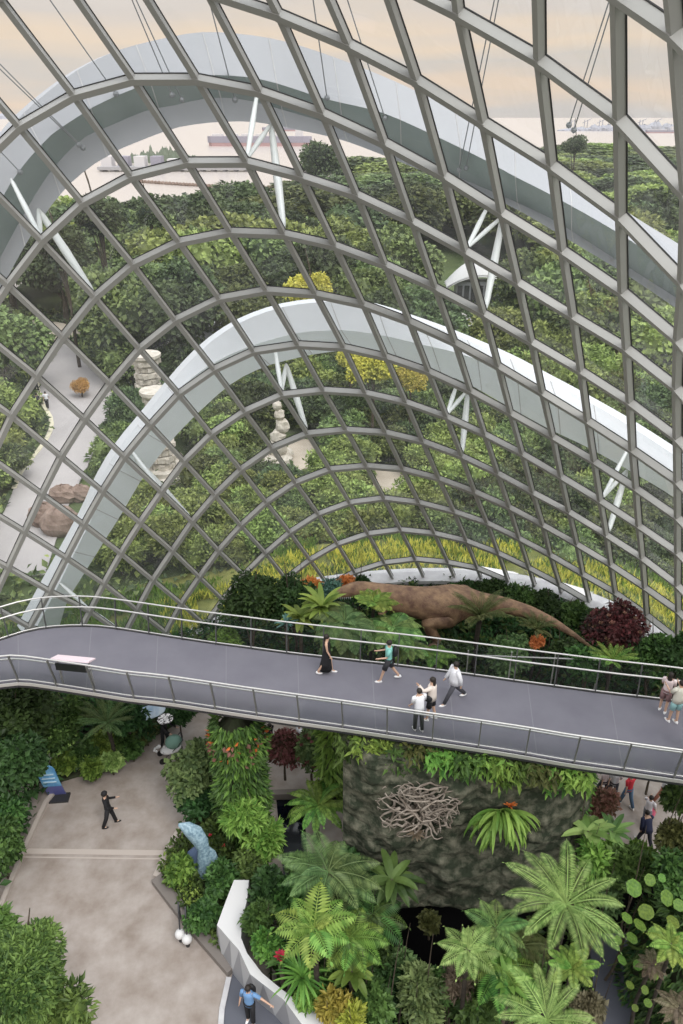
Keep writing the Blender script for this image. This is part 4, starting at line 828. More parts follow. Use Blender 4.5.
S(510, 655, 2.6, 20, 'dull', 'dull green shrub between the two cycads', .22)
S(560, 655, 2.8, 18, 'dark', 'dark shrub right of the small cycad', .2)
S(455, 655, 2.6, 16, 'dark', 'dark shrub in the shade left of the spiky cycad', .2)
S(470, 590, 1.8, 16, 'dark', 'dark low shrub between the animal back and the glass', .2, .4)
for i, (x, y) in enumerate([(495,592),(520,598),(545,604),(572,612),(598,622)]): S(x, y, 1.9, 17, 'mid' if i % 2 else 'dark', 'low shrub of the dark row along the kerb behind the tail, %s' % ('leftmost', 'second from the left', 'third from the left', 'fourth from the left', 'rightmost')[i], .2, .5)
mb = MB(); q0 = None
for h in (0, .25):
    a, b = G(468, 655, 3.4+h), G(600, 660, 3.4+h); mb.tube([a, b], .03, 6)
for t in (0, .33, .66, 1): a = G(468, 655, 3.4).lerp(G(600, 660, 3.4), t); mb.tube([a-Vector((0, 0, 2.8)), a+Vector((0, 0, .25))], .03, 6)
mb.build('fence', M['rail'], loc=tuple(G(534, 657, 3.4)-Vector((0, 0, 2.8))), label='thin metal barrier in the planting below the animal tail', cat='fence')
# under and left of the walkway
fern(107, 724, 2.4, 28, 'dull', 'dark spiky fan palm beside the glass foot, seen below the walkway', 30, .7, .7, 34, .13, .014, prof=1, name='palm', cat='palm', inner=8)
S(52, 742, 1.8, 22, 'mid', 'speckled pale-edged shrub behind the blue banner', .2, flowers=('paleg', 40, .12))
S(20, 722, 3.4, 42, 'dark', 'large dark shrub filling the left edge under the walkway', .24)
S(75, 715, 2.2, 18, 'mid', 'bushy plant left of the spiky fan palm', .2)
S(5, 770, 3.0, 40, 'dark', 'dark shrub at the left edge above the plaza corner', .24)
S(28, 772, 1.4, 14, 'dark', 'dark shrub directly left of the blue banner', .2)
S(6, 818, 1.5, 24, 'mid', 'mid green shrub at the left edge beside the plaza kerb', .2)
S(0, 850, 1.5, 26, 'mid', 'lower mid green shrub at the left edge below the kerb bend', .2)
for i, (x, y, r, lf) in enumerate([(84,757,14,'mid'),(104,750,14,'fresh'),(124,742,13,'mid'),(142,734,12,'olive'),(66,762,11,'fresh'),(92,768,9,'fresh'),(112,762,8,'paleg'),(132,749,8,'mid')]):
    S(x, y, .7, r, lf, 'broad-leaved border shrub on the upper edge of the plaza, %s from the left' % ('third', 'fifth', 'seventh', 'rightmost', 'first', 'fourth', 'sixth', 'eighth')[i], .26, .7, wide=.8)
S(146, 732, .8, 10, 'dark', 'dark shrub under the blue and white banner board', .2)
S(180, 716, 1.2, 14, 'dark', 'dark shrub where the plaza passes under the walkway', .2)
S(128, 718, 2.0, 18, 'dark', 'dark shrub between the fan palm and the banner board', .22)
S(22, 985, 4.0, 58, 'tree', 'large light green feathery tree top in the lower left corner', .16, 1.0, name='tree', cat='tree', dens_=5.5, wide=.38)
S(-5, 940, 3.8, 30, 'tree', 'light green tree top peeking in above the corner tree', .26, name='tree', cat='tree', wide=.35)
S(60, 1015, 3.4, 30, 'tree', 'smaller feathery crown right of the corner tree', .26, name='tree', cat='tree', wide=.35)
# centre left
S(200, 770, 2.2, 29, 'dull', 'dark leathery shrub with pale leaf edges left of the planted column', .22, wide=.7)
S(196, 800, 1.4, 22, 'dark', 'dark shrub below the leathery one beside the plaza', .2)
S(284, 752, 1.5, 20, 'pinkred', 'pinkish mixed shrub right of the planted column', .18)
S(312, 752, 1.8, 20, 'dull', 'reddish-flowered shrub beneath the walkway', .2, flowers=('pinkred', 30, .14))
S(215, 835, .9, 18, 'mid', 'leafy bush behind the blue sculpture', .22, flowers=('bloom', 2, .10))
S(222, 880, .9, 20, 'mid', 'leafy bush between the blue sculpture and the white wall', .2)
S(205, 915, .8, 18, 'mid', 'leafy bush above the two white lamps', .2)
S(180, 868, .8, 15, 'fresh', 'fresh green bush left of the blue sculpture', .2)
S(250, 865, 1.2, 18, 'mid', 'bush at the foot of the planted column', .2)
for i, (x, y, r, lf, nm_) in enumerate([(300,870,16,'mid','between basin and lacy tree fern'),(378,960,18,'dark','right of the mid green fern'),(400,965,14,'dull','at the left rim of the void'),(300,935,16,'dark','under the lime tree fern'),(330,985,16,'mid','above the yellow crotons'),(440,985,14,'mid','right of the pale pointed shrub'),(478,975,16,'olive','below the pale fronds'),(535,970,14,'mid','between the two big tree ferns'),(605,900,16,'dull','right of the big tree fern crown'),(600,880,14,'mid','above the round leaves on their left'),(556,840,16,'dark','at the right base of the rock face'),(570,820,12,'fresh','half way up the right end of the rock face')]):
    S(x, y, 1.4, r, lf, 'filler bush '.replace('filler ', 'small %s ' % {'mid': 'mid green', 'dark': 'dark green', 'dull': 'dull green', 'olive': 'olive', 'fresh': 'fresh green'}[lf])+nm_, .18, zg=-3)
# ---- the planted column under the walkway
def greencol(px, y0, y1, ztop, r, label, cat, leaf, leaf2, nl, ll, extra=None, zg=0, nm='planted_column'):
    b = G(px, y1, zg); e = empty(nm, b, 0, label=label, cat=cat); h = ztop-zg; rnd = random.Random(int(px)); mb = MB()
    mb.tube([(0, 0, 0), (0, 0, h*.5), (0, 0, h*.9), (0, 0, h*.97)], [r*.70, r*.68, r*.65, r*.2], 12); mb.build('core', M['soil'], e)
    for lf, k in ((leaf, .6), (leaf2, .4)):
        mb = MB()
        for i in range(int(nl*k)):
            a = rnd.uniform(0, 2*PI); z = rnd.uniform(0.05, 1)*h; rr_ = r*(.72+.28*noise.noise(Vector((math.cos(a)*1.5, math.sin(a)*1.5, z*1.2+px))))
            o = Vector((math.cos(a), math.sin(a), 0)); p = o*rr_+Vector((0, 0, z)); d = (o*.9+Vector((rnd.uniform(-.5, .5), rnd.uniform(-.5, .5), rnd.uniform(-1.0, .3)))).normalized(); q = rnd.uniform(.6, 1.5)
            leafcard(mb, p, d, (o+Vector((0, 0, .6))).normalized(), ll*q, ll*.30*q)
        for i in range(int(nl*k*.25) if r > 1.2 else 0):
            a = rnd.uniform(0, 2*PI); q = math.sqrt(rnd.random())*r*.75; kk = rnd.uniform(.7, 1.5)
            leafcard(mb, Vector((math.cos(a)*q, math.sin(a)*q, h*.97-.03*h*q/r+rnd.uniform(0, .25))), (rv(rnd)+Vector((0, 0, .2))).normalized(), Vector((rnd.uniform(-.4, .4), rnd.uniform(-.4, .4), 1)), ll*kk, ll*.5*kk)
        mb.build('foliage', LV[lf], e)
    for lf, z, n in extra or []:
        mb = MB()
        for i in range(n):
            a = rnd.uniform(PI, 2*PI); o = Vector((math.cos(a), math.sin(a), 0)); p = o*r*.95+Vector((0, 0, z+rnd.uniform(-.5, .5)))
            leafcard(mb, p, (o+rv(rnd)*.7).normalized(), o, .2, .14)
        mb.build('blossom', LV[lf], e)
    return e
greencol(246, 860, 838, 6.2, .98, 'tall column wrapped in hanging green plants rising to the walkway', 'planted column', 'mid', 'fresh', 5200, .30, [('pinkred', 5.1, 40), ('bloom', 5.3, 16)])
S(262, 845, 1.4, 22, 'lime', 'lime green bush spilling from the lower part of the planted column', .3, wide=.35)
S(245, 815, 2.6, 18, 'lime', 'lime fern tuft on the lower right of the planted column', .3, wide=.3)
greencol(332, 800, 806, 6.4, .42, 'narrow strand of lime plants hanging below the walkway', 'hanging plants', 'fresh', 'lime', 1100, .36, zg=.6)
# pool behind the column
mb = MB(); mb.poly([tuple(p)[:2] for p in PX([(276,796),(304,796),(308,880),(284,880)])], .0, .03); mb.build('water_basin', M['water'], kind='structure', label='dark water basin right of the planted column')
a, b = G(268, 795, .2), G(300, 794, .2); mb = MB(); mb.bar(a, b, .25, .3, (0, 0, 1)); mb.build('trim_8', M['kerbdark'], kind='structure', label='stone edge of the dark basin')
# ---- rock face under the walkway
def rockwall():
    rnd = random.Random(5); vs = []; fs = []; nx, nz_ = 90, 70
    X0, X1 = .05, 8.3; Yw = 17.35
    for i in range(nx+1):
        for j in range(nz_+1):
            u = i/nx; v = j/nz_; x = X0+(X1-X0)*u; z = -.5+6.93*v; y = Yw+.9*(abs(2*u-1)**6)
            n_ = noise.noise(Vector((x*.55, 0, z*.5)))*.45+noise.noise(Vector((x*1.6, 3, z*1.3)))*.22+abs(noise.noise(Vector((x*.9+7, 1, z*1.9))))*.25+noise.noise(Vector((x*5, 2, z*5)))*.06
            vs.append((x, y-n_*.8-.25+.10*(z/6.6), z))
    for i in range(nx):
        for j in range(nz_): a = i*(nz_+1)+j; fs.append((a, a+nz_+1, a+nz_+2, a+1))
    nb = len(vs); vs += [(X0, Yw+1.3, -.5), (X0, Yw+1.3, 6.6), (X1, Yw+1.3, -.5), (X1, Yw+1.3, 6.6)]
    fs.append(tuple([nb, nb+1]+[j for j in range(nz_, -1, -1)])); fs.append(tuple([nb+3, nb+2]+[nx*(nz_+1)+j for j in range(nz_+1)]))
    fs.append(tuple([nb+1, nb+3]+[i*(nz_+1)+nz_ for i in range(nx, -1, -1)])); fs.append((nb, nb+2, nb+3, nb+1))
    mb = MB(); mb.add(vs, fs); mb.build('wall_rock', M['rock'], kind='structure', label='mossy rock face below the walkway')
rockwall()
S(350, 870, 1.0, 22, 'dark', 'dark shrub at the left foot of the rock face', .24)
def hang(px, py, zc, leaf, label, n, wd, hgt, ll, seed):
    p = G(px, py, zc); e = empty('hanging_plant', p, 0, label=label, cat='hanging plant', group='plants hanging from the top of the rock face'); rnd = random.Random(seed); mb = MB()
    for i in range(n):
        o = Vector((rnd.uniform(-wd, wd), rnd.uniform(-.35, .25), rnd.uniform(-hgt, .15))); d = Vector((rnd.uniform(-.7, .7), rnd.uniform(-1, -.1), rnd.uniform(-1.1, .5))).normalized(); k = rnd.uniform(.6, 1.4)
        leafcard(mb, o, d, Vector((rnd.uniform(-.3, .3), -.6, .8)).normalized(), ll*k, ll*.28*k)
    mb.build('foliage', LV[leaf], e); mb = MB(); mb.ball((0, .15, -.15), wd*.8, .25, .22, 8, 5); mb.build('moss_cushion', M['soil'], e)
hs = ['leftmost', 'second', 'third', 'fourth', 'fifth', 'sixth', 'seventh', 'eighth', 'ninth', 'tenth', 'eleventh', 'twelfth', 'thirteenth', 'rightmost']
for i in range(14):
    x = 350+i*17.5; y = 735+i*2.6+(3 if i % 2 else 0)
    hang(x, y, 6.6, ('mid', 'lime', 'fresh', 'mid', 'olive', 'fresh', 'lime')[i % 7], 'leafy tuft hanging from the top of the rock face, %s from the left' % hs[i] if i not in (0, 13) else 'leafy tuft hanging from the top of the rock face, ' + hs[i], 150, .45, .45 if i % 3 else .75, .30, i)
# bird's nest fern hanging on the rock
def hangfern(px, py, zc, r, leaf, label, n, top=None, seed=1, ydir=-1):
    p = G(px, py, zc); e = empty('birds_nest_fern', p, 0, label=label, cat='fern'); rnd = random.Random(seed); mb = MB()
    for i in range(n):
        az = rnd.uniform(-PI*.95, -PI*.05); strap(mb, az, rnd.uniform(.1, 1.1), r*rnd.uniform(.9, 1.5), rnd.uniform(1.7, 2.7), .11, n=8, base=Vector((rnd.uniform(-.2, .2), 0, rnd.uniform(-.4, .1))))
    mb.build('foliage', LV[leaf], e)
    if top:
        mb = MB()
        for i in range(14): strap(mb, i*2.4, .6+.04*i, .30, .5, .07, base=Vector((.25, 0, .25)), n=4)
        mb.build('flower', LV[top], e)
    return e
hangfern(501, 812, 4.3, 1.05, 'lime', 'shaggy yellow-green fern cascading on the rock face below a red bromeliad', 90, 'bloom', 3)
fern(318, 806, 2.0, 32, 'fresh', 'light green fern with long drooping fronds left of the rock face', 18, .75, 1.5, 24, .16, .07, prof=1, zg=0, name='fern')
# ---- tangled root sculpture on the rock
p0 = G(418, 797, 4.5); e = empty('root_sculpture', p0, 0, label='large tangle of pale twisted roots mounted on the rock face', cat='root tangle'); rnd = random.Random(12)
for i in range(96):
    mb = MB(); a = rnd.uniform(0, 2*PI); rr_ = rnd.uniform(.0, .8); x = math.cos(a)*rr_*1.15; z = math.sin(a)*rr_*.95+.1; pts = []; hd = rnd.uniform(0, 2*PI); y = rnd.uniform(-.75, -.15)
    if i < 14: hd = a; x *= .5; z *= .5
    for k in range(9):
        pts.append((x, y, z)); hd += rnd.uniform(-.75, .75); st = .17; nx_, nz2 = x+math.cos(hd)*st, z+math.sin(hd)*st
        if (nx_/1.42)**2+((nz2-.1)/1.25)**2 > 1: hd += PI*.6; nx_, nz2 = x+math.cos(hd)*st*.6, z+math.sin(hd)*st*.6
        x, z = nx_, nz2; y += rnd.uniform(-.09, .09); y = min(max(y, -.95), 0)
    r0 = rnd.uniform(.028, .055); mb.tube(pts, [r0*(1-.085*k) for k in range(9)], 5); mb.build('root', M['root'], e, smooth=True)
mb = MB()
for i in range(12): strap(mb, i*2.4, .5, .35, 1.0, .09, base=Vector((-.1, -.75, -.85)), n=4)
mb.build('air_plant', LV['brown'], e)
mb = MB(); mb.ball((0, .1, 0), .8, .35, .7, 10, 7, 0, .1, rnd); mb.build('backing_moss', M['soil'], e)
# ---- lower centre planting
fern(328, 872, 4.6, 48, 'dull', 'large dull green tree fern in the lower centre with wide lacy fronds', 16, .35, 1.1, 50, .25, .016, zg=-5, rz=.3)
fern(314, 928, 4.6, 40, 'lime', 'bright lime tree fern with broad leaflets in front of the lacy one', 10, .45, 1.0, 15, .32, .075, zg=-3, prof=0, rz=.2)
fern(350, 938, 3.4, 36, 'fresh', 'mid green broad fern right of the bright lime one', 11, .3, 1.2, 22, .30, .045, zg=-4)
fern(372, 915, 2.6, 34, 'mid', 'dark broad-leaved fern at the edge of the black void', 12, .3, 1.2, 18, .32, .06, zg=-5)
rosette(392, 880, 3.0, 30, 'mid', 'dark umbrella-leaved plant at the left foot of the rock face', 22, (-.3, .8), 1.0, .30, zg=-5, tr=True)
rosette(352, 972, 2.6, 24, 'fresh', 'broad glossy-leaved plant below the lime tree fern', 14, (-.1, .9), .9, .36, zg=-5)
rosette(281, 962, 2.3, 14, 'mid', 'green rosette with a bright red bromeliad flower beside the white wall', 18, (.1, 1.1), .8, .2, center='bloom', zg=.3)
rosette(302, 978, 2.2, 30, 'fresh', 'grassy strap-leaved clump right of the red bromeliad', 46, (.2, 1.3), 1.2, .09, zg=-.5)
S(268, 948, 1.8, 16, 'fresh', 'variegated green bush on the white wall edge', .18)
S(258, 920, 1.8, 17, 'mid', 'small bush behind the upper end of the white wall', .2)
S(268, 895, 1.6, 22, 'dark', 'dark bush between column foot and lacy tree fern', .24)
S(290, 900, 1.6, 18, 'mid', 'heart-leaved plant left of the lime tree fern', .3, wide=.85)
S(333, 1008, 2.0, 16, 'croton', 'yellow croton at the bottom beside the white wall end', .22, wide=.4)
S(352, 1020, 2.0, 12, 'croton', 'second yellow croton at the bottom edge', .22, wide=.35)
S(310, 1000, 1.6, 14, 'lime', 'lime bush at the end of the white wall', .2)
S(385, 985, 1.0, 30, 'dark', 'dark leafy bush at the bottom left of the black void', .26, zg=-5)
S(375, 1010, 1.6, 24, 'mid', 'mid green bush at the bottom edge left of the pale shrub', .24, zg=-5)
S(418, 998, 1.6, 26, 'dull', 'pale-tipped pointed shrub at the bottom of the black void', .24, zg=-5, wide=.4)
S(430, 925, -1.0, 9, 'olive', 'lone olive tuft inside the black void', .2, zg=-1.5, wide=.9)
fern(468, 950, 4.0, 32, 'paleg', 'pale yellow-green fern reaching left over the black void', 9, .25, .9, 17, .28, .06, zg=-4)
fern(496, 928, 3.6, 32, 'fern', 'pale fern with long broad fronds above the black void', 10, .4, 1.1, 20, .28, .05, zg=-4)
fern(500, 965, 3.2, 38, 'fresh', 'fresh green fern below the big tree fern', 11, .3, 1.0, 22, .28, .045, zg=-4)
fern(522, 945, 3.0, 34, 'olive', 'olive fern in the shade of the big tree fern', 12, .2, 1.2, 24, .28, .04, zg=-4)
rosette(508, 985, 3.0, 22, 'lime', 'yellowish rosette left of the bottom tree fern', 16, (0, 1), .8, .28, zg=-4)
fern(566, 905, 5.6, 58, 'paleg', 'large pale green tree fern with a full star of fronds', 15, .55, 1.05, 44, .15, .016, zg=-5, prof=1, fold=.15, el=.2)
fern(547, 1020, 5.4, 50, 'paleg', 'second pale green tree fern cut by the bottom edge', 13, .5, 1.0, 42, .155, .018, zg=-5, prof=1, fold=.15, rz=.2)
fern(572, 968, 4.4, 24, 'lime', 'small lime fern under the big tree fern', 10, .6, .9, 20, .24, .07, zg=-4, prof=1)
S(480, 1000, 1.0, 30, 'mid', 'green bush at the bottom between pale shrub and tree fern', .24, zg=-5)
S(520, 990, 1.4, 24, 'dark', 'dark bush under the bottom tree fern', .24, zg=-5)
S(460, 985, 1.6, 20, 'brown', 'brownish dry clump beside the pale shrub', .2, zg=-5, wide=.25)
S(590, 1010, 1.0, 14, 'brown', 'dry brown stump growth beside the dark path at the bottom', .2, zg=-5)
S(525, 860, .8, 15, 'dark', 'dark shrub at the right foot of the rock face', .22, zg=-2)
# right of the rock face
greencol(553, 850, 862, 6.3, .62, 'green pillar of hanging plants at the right end of the rock face', 'planted column', 'fresh', 'mid', 2400, .40)
S(602, 806, 1.6, 17, 'pinkred', 'red-tipped shrub in front of the people below the walkway', .18)
rosette(588, 832, 3.2, 26, 'paleg', 'pale banana-like plant with long ribbed leaves', 12, (.1, .9), .8, .34, zg=-1, tr=True)
rosette(612, 832, 3.2, 20, 'fern', 'broad split-leaved plant right of the banana-like one', 12, (.0, .9), .8, .32, zg=-1, tr=True)
S(600, 860, 2.6, 20, 'lime', 'loose yellow-green bush above the round-leaved plants', .28, zg=-4, wide=.4)
S(645, 866, 1.6, 20, 'lime', 'yellow-green feathery bush in front of the standing people', .26, zg=-4, wide=.35)
S(625, 870, 2.6, 24, 'mid', 'mid green bush below the feathery one', .26, zg=-4)
S(678, 800, 3.4, 20, 'mid', 'climbing foliage at the right edge below the walkway', .22, zg=0)
S(674, 840, 3.2, 22, 'olive', 'olive climbing foliage at the right edge', .22, zg=-2)
S(678, 880, 3.4, 26, 'mid', 'mid green foliage at the right edge beside the round leaves', .22, zg=-4)
S(652, 770, 5.2, 4, 'dark', 'small dark tuft dangling below the walkway near the right', .16, 1.8, zg=4.4)
greencol(672, 1010, 1060, 3.4, 2.1, 'broad green planted mound at the lower right', 'planted mound', 'dark', 'mid', 6500, .30, zg=-5, nm='planted_mound')
greencol(640, 985, 1020, .6, 1.3, 'dark leafy bank with small round leaves beside the dark path', 'planted bank', 'mid', 'dark', 2600, .26, zg=-5, nm='planted_bank')
fern(672, 945, 4.6, 22, 'lime', 'bright fern among the round leaves at the right edge', 10, .4, .9, 24, .26, .05, zg=0)
fern(680, 1008, 4.2, 22, 'brown', 'brownish pale fern in the lower right corner', 12, .3, 1.0, 26, .26, .045, zg=0)
fern(652, 965, 3.6, 15, 'brown', 'dry brown fern left of the bright fern', 12, .3, 1.2, 26, .28, .035, zg=0)
# round leaves: each stalked leaf a thing
LV['round'] = leafmat('leaf_round', (.045, .10, .018), (.17, .27, .045), scale=3)
def padmesh(mb, rnd):
    n = 18; vs = [(0, 0, -.10)]
    for ring, (rr_, z) in enumerate(((.5, -.02), (.92, .03), (1.0, .0))):
        for i in range(n): a = 2*PI*i/n; k = 1+.04*math.sin(a*6); vs.append((math.cos(a)*rr_*k, math.sin(a)*rr_*k, z+.03*math.sin(a*5)))
    fs = [(0, 1+i, 1+(i+1) % n) for i in range(n)]
    for r_ in range(2):
        for i in range(n): a = 1+r_*n; fs.append((a+i, a+n+i, a+n+(i+1) % n, a+(i+1) % n))
    mb.add(vs, fs)
me = cached(('pad', 1), padmesh, LV['round'], True)
stm = cached(('stalk', 1), lambda mb, rnd: mb.tube([(0, 0, -.1), (.15, .3, -2.2), (.1, .8, -4.2)], [.06, .07, .08], 6), LV['mid'])
rnd = random.Random(21)
pads = [(634,888,10),(667,898,9),(646,912,9),(673,922,8),(640,925,8),(655,934,8),(627,918,7),(650,880,7),(679,905,7),(632,938,7),(622,960,6),(645,990,5),(655,975,5),(638,965,6),(668,955,6),(630,985,5),(618,940,5),(662,878,5),(648,1003,5),(635,1008,4)]
wh = ['topmost large', 'large one right of the topmost', 'central large', 'large one at the right edge', 'lower central', 'second lower central', 'left middle', 'small one above the centre', 'small one at the far right', 'lower left middle', 'lone lower left', 'small bottom central', 'small one above the bottom central', 'small one in the lower middle', 'small one beside the bright fern', 'small bottom left', 'small left upper', 'small top right', 'small one near the bottom edge', 'smallest near the bottom edge']
for i, (x, y, r) in enumerate(pads):
    p, rm = place(x, y, 4.2-(y-880)*.014, r*.85); e = thing('round_leaf', p, rm, rnd.uniform(0, 6), 'round lily-like leaf on the lower right planting, the %s' % wh[i], 'leaf', 'round leaves on the lower right planting'); e.rotation_euler = (rnd.uniform(.1, .8), rnd.uniform(-.35, .35), rnd.uniform(0, .5)); e.location = p
    part('blade', me, e); part('stalk', stm, e)
# ---- white faceted planter wall
def facet():
    zt = 1.5; top_out = [G(x, y, zt) for x, y in ((234,880),(227,898),(217,925),(230,940),(239,950),(250,974),(263,984),(285,1001),(303,1026),(335,1070))]
    top_in = [G(x, y, zt) for x, y in ((249,880),(247,900),(242,920),(241,938),(247,953),(262,973),(280,988),(300,1003),(322,1016),(362,1045))]
    bot = [G(x, y, 0) for x, y in ((229,893),(221,915),(216,940),(222,958),(232,973),(244,988),(258,1002),(275,1016),(292,1034),(322,1078))]
    back = [Vector((p.x+.1, p.y, -.2)) for p in top_in]; vs = []; o = G(240, 960, 0)
    e = empty('planter_wall', o, 0, label='white faceted planter wall, grey shade painted on its triangular faces', cat='planter wall')
    def q(p): return tuple(p-o)
    n = len(top_out); mb = MB(); mb.add([q(p) for p in top_out+top_in], [(i, i+1, n+i+1, n+i) for i in range(n-1)]); mb2 = MB()
    mb2.add([q(p) for p in top_in+back], [(i, i+1, n+i+1, n+i) for i in range(n-1)])
    mb.build('coping', M['white'], e); mb2.build('inner_face', M['white'], e)
    for i in range(n-1):
        mid = (top_out[i]+top_out[i+1])/2; a, b = top_out[i], top_out[i+1]; c, d = bot[i], bot[i+1]
        for tri_, m in (((a, c, d), 'panelgrey'), ((a, d, b), 'facetshade')):  # shade painted on the white wall's facets in a darker and lighter grey
            t = MB(); t.add([q(p) for p in tri_], [(0, 1, 2)]); t.build('facet', M[m], e)
M['facetshade'] = mat('facet_light_shade', (.42, .43, .44), .5)
facet()
# ---- blue banner on the plaza
M['scalew'] = mat('banner_print', (.45, .62, .72), .6)
b = G(56, 801, 0); e = empty('banner', b, .1, label='tall curved blue and purple banner stand at the edge of the left bed', cat='banner')
M['banner'] = mat('banner_blue', (.05, .22, .50), .5, c2=(.22, .48, .68), scale=2.2); M['bannerlow'] = mat('banner_purple', (.10, .11, .30), .5)
def bpt(t, x_, yy): return (x_-.10*t, yy+.25*(1-t)**2-.12*t, .08+1.95*t)
def bsheet(t0, t1, n, m, nm):
    vs = []; fs = []
    for i in range(n+1):
        t = t0+(t1-t0)*i/n; wd = .34 if t < .9 else .34-(t-.9)*2.0
        vs += [bpt(t, -wd, 0), bpt(t, wd, 0), bpt(t, wd, .05), bpt(t, -wd, .05)]
    for i in range(n):
        for j in range(4): fs.append((i*4+j, i*4+(j+1) % 4, (i+1)*4+(j+1) % 4, (i+1)*4+j))
    fs += [(3, 2, 1, 0), tuple(n*4+i for i in range(4))]; mb = MB(); mb.add(vs, fs); mb.build(nm, m, e)
bsheet(.33, 1, 9, M['banner'], 'banner_panel'); bsheet(0, .33, 5, M['bannerlow'], 'lower_panel')
mb = MB(); mb.box((.1, .1, .04), .8, .45, .08); mb.build('base', M['fascia'], e)
for t in (.5, .62, .74):
    mb = MB(); q = bpt(t, 0, -.02); mb.box(q, .50, .03, .05); mb.build('pale_strip', M['scalew'], e)
# ---- blue and white board near the vendor
b = G(150, 735, 0); e = empty('banner_board', b, .25, label='long rounded blue and white board on a post below the walkway', cat='sign')
mb = MB(); n = 20; o_ = []
for i in range(n): a = 2*PI*i/n; c_, s_ = math.cos(a), math.sin(a); o_.append((abs(c_)**.6*(1 if c_ > 0 else -1)*1.25, abs(s_)**.8*(1 if s_ > 0 else -1)*.32))
mb.poly(o_, 0, .06); me = mb.mesh('board', mat('board_blue', (.30, .45, .62), .4, c2=(.62, .70, .78), scale=1.6)); o = part('board', me, e); o.location = (.05, 0, 1.25); o.scale = (.62, .9, 1); o.rotation_euler = (.7, -.22, 0)
mb = MB(); mb.tube([(0, 0, 0), (0, .1, 1.2)], .04, 8); mb.build('post', M['panelgrey'], e); mb = MB(); mb.box((0, 0, .05), .5, .4, .1); mb.build('base', M['fascia'], e)
# ---- blue fish-like leaf sculpture
b = G(204, 882, 0); e = empty('leaf_sculpture', b, 0, label='blue-grey curling leaf sculpture with scaly surface in the triangular bed', cat='sculpture')
M['scale'] = mat('scaly_blue', (.12, .20, .26), .5, c2=(.30, .42, .48), scale=9, detail=2); M['scaled'] = mat('deep_blue', (.07, .10, .17), .5)
def blade(pts, wds, m, nm):
    vs = []; fs = []; n = len(pts)
    for i, (p, w_) in enumerate(zip(pts, wds)):
        p = Vector(p); t = (Vector(pts[min(i+1, n-1)])-Vector(pts[max(i-1, 0)])).normalized(); s = t.cross(Vector((0, -.8, .6))).normalized(); u = s.cross(t)
        for k in range(5): a = (k-2)/2; vs.append(tuple(p+s*a*w_+u*(-.35*a*a*w_)))
        for k in range(5): a = (2-k)/2; vs.append(tuple(p+s*a*w_+u*(-.35*a*a*w_-.04)))
    for i in range(n-1):
        for k in range(10): fs.append((i*10+k, i*10+(k+1) % 10, (i+1)*10+(k+1) % 10, (i+1)*10+k))
    mb = MB(); mb.add(vs, fs); mb.build(nm, m, e, smooth=True)
blade([(-.75, .2, 3.0), (-.45, .1, 2.95), (-.15, .05, 2.65), (.05, 0, 2.2), (.12, 0, 1.7), (.1, -.05, 1.1), (0, -.1, .6), (-.05, -.15, .35)], [.05, .22, .32, .30, .22, .30, .26, .06], M['scale'], 'main_blade')
blade([(.12, .1, 2.0), (.35, .05, 1.5), (.5, 0, 1.0), (.55, 0, .5)], [.08, .22, .2, .04], M['scale'], 'side_blade')
blade([(-.1, .1, 1.9), (-.35, .05, 1.5), (-.4, 0, .9), (-.3, 0, .6)], [.08, .2, .2, .06], M['scaled'], 'inner_blade')
mb = MB(); mb.tube([(0, .08, -.1), (.05, .12, 1.0), (.08, .12, 1.9)], .04, 8); mb.build('stem', M['fascia'], e); e.scale = (.9, .9, .9)
# ---- two white globe lamps on stalks at the kerb
for i, (x, y, lb) in enumerate([(180, 934, 'left of a pair'), (187, 939, 'right of a pair')]):
    p = G(x, y, .35); e = empty('globe_lamp', (p.x, p.y, 0), 0, label='white globe path lamp on a bent black stalk, %s' % lb, cat='lamp')
    mb = MB(); mb.ball((0, 0, .35), .17, nu=14, nv=10); mb.build('globe', M['white'], e, smooth=True); mb = MB(); mb.tube([(0, 0, 0), (0, 0, .2)], .07, 8); mb.tube([(0, .05, .5), (-.05, .35, 1.0), (-.1, .6, 1.1), (-.1, .62, .2)], .025, 6); mb.build('stalk', M['fascia'], e)
# ---------------------------------------------------------------- figures
def skinobj(name, verts, edges, radii, m, parent, sub=1):
    me = bpy.data.meshes.new(name); me.from_pydata([tuple(v) for v in verts], edges, []); me.materials.append(m)
    o = bpy.data.objects.new(name, me); col.objects.link(o)
    if parent is not None: o.parent = parent
    md = o.modifiers.new('skin', 'SKIN'); md.use_smooth_shade = True; md.branch_smoothing = .3
    sv = me.skin_vertices[0].data
    for i, r in enumerate(radii): sv[i].radius = r if isinstance(r, tuple) else (r, r)
    sv[0].use_root = True
    s = o.modifiers.new('sub', 'SUBSURF'); s.levels = sub; s.render_levels = sub
    return o
def etube(mb, pts, rx, ry, n=12, cap=True):     # elliptical stack along a mostly vertical line
    vs = []; fs = []
    for p, a, b in zip(pts, rx, ry):
        for k in range(n): an = 2*PI*k/n; vs.append((p[0]+math.cos(an)*a, p[1]+math.sin(an)*b, p[2]))
    for i in range(len(pts)-1):
        for k in range(n): a = i*n+k; b = i*n+(k+1) % n; fs.append((a, b, b+n, a+n))
    if cap: fs.append(tuple(range(n))[::-1]); fs.append(tuple(range((len(pts)-1)*n, len(pts)*n)))
    mb.add(vs, fs)
CM = {}
def cm(c):
    if c not in CM: CM[c] = mat('cloth_%d' % len(CM), c, .8)
    return CM[c]
SKIN = mat('skin', (.50, .32, .23), .6); HAIR = mat('dark_hair', (.018, .013, .010), .6); EYE_M = mat('eye_dark', (.01, .01, .01), .4); SHOEW = mat('white_shoes', (.75, .74, .73), .6); BAG = mat('black_bag', (.012, .012, .014), .6)
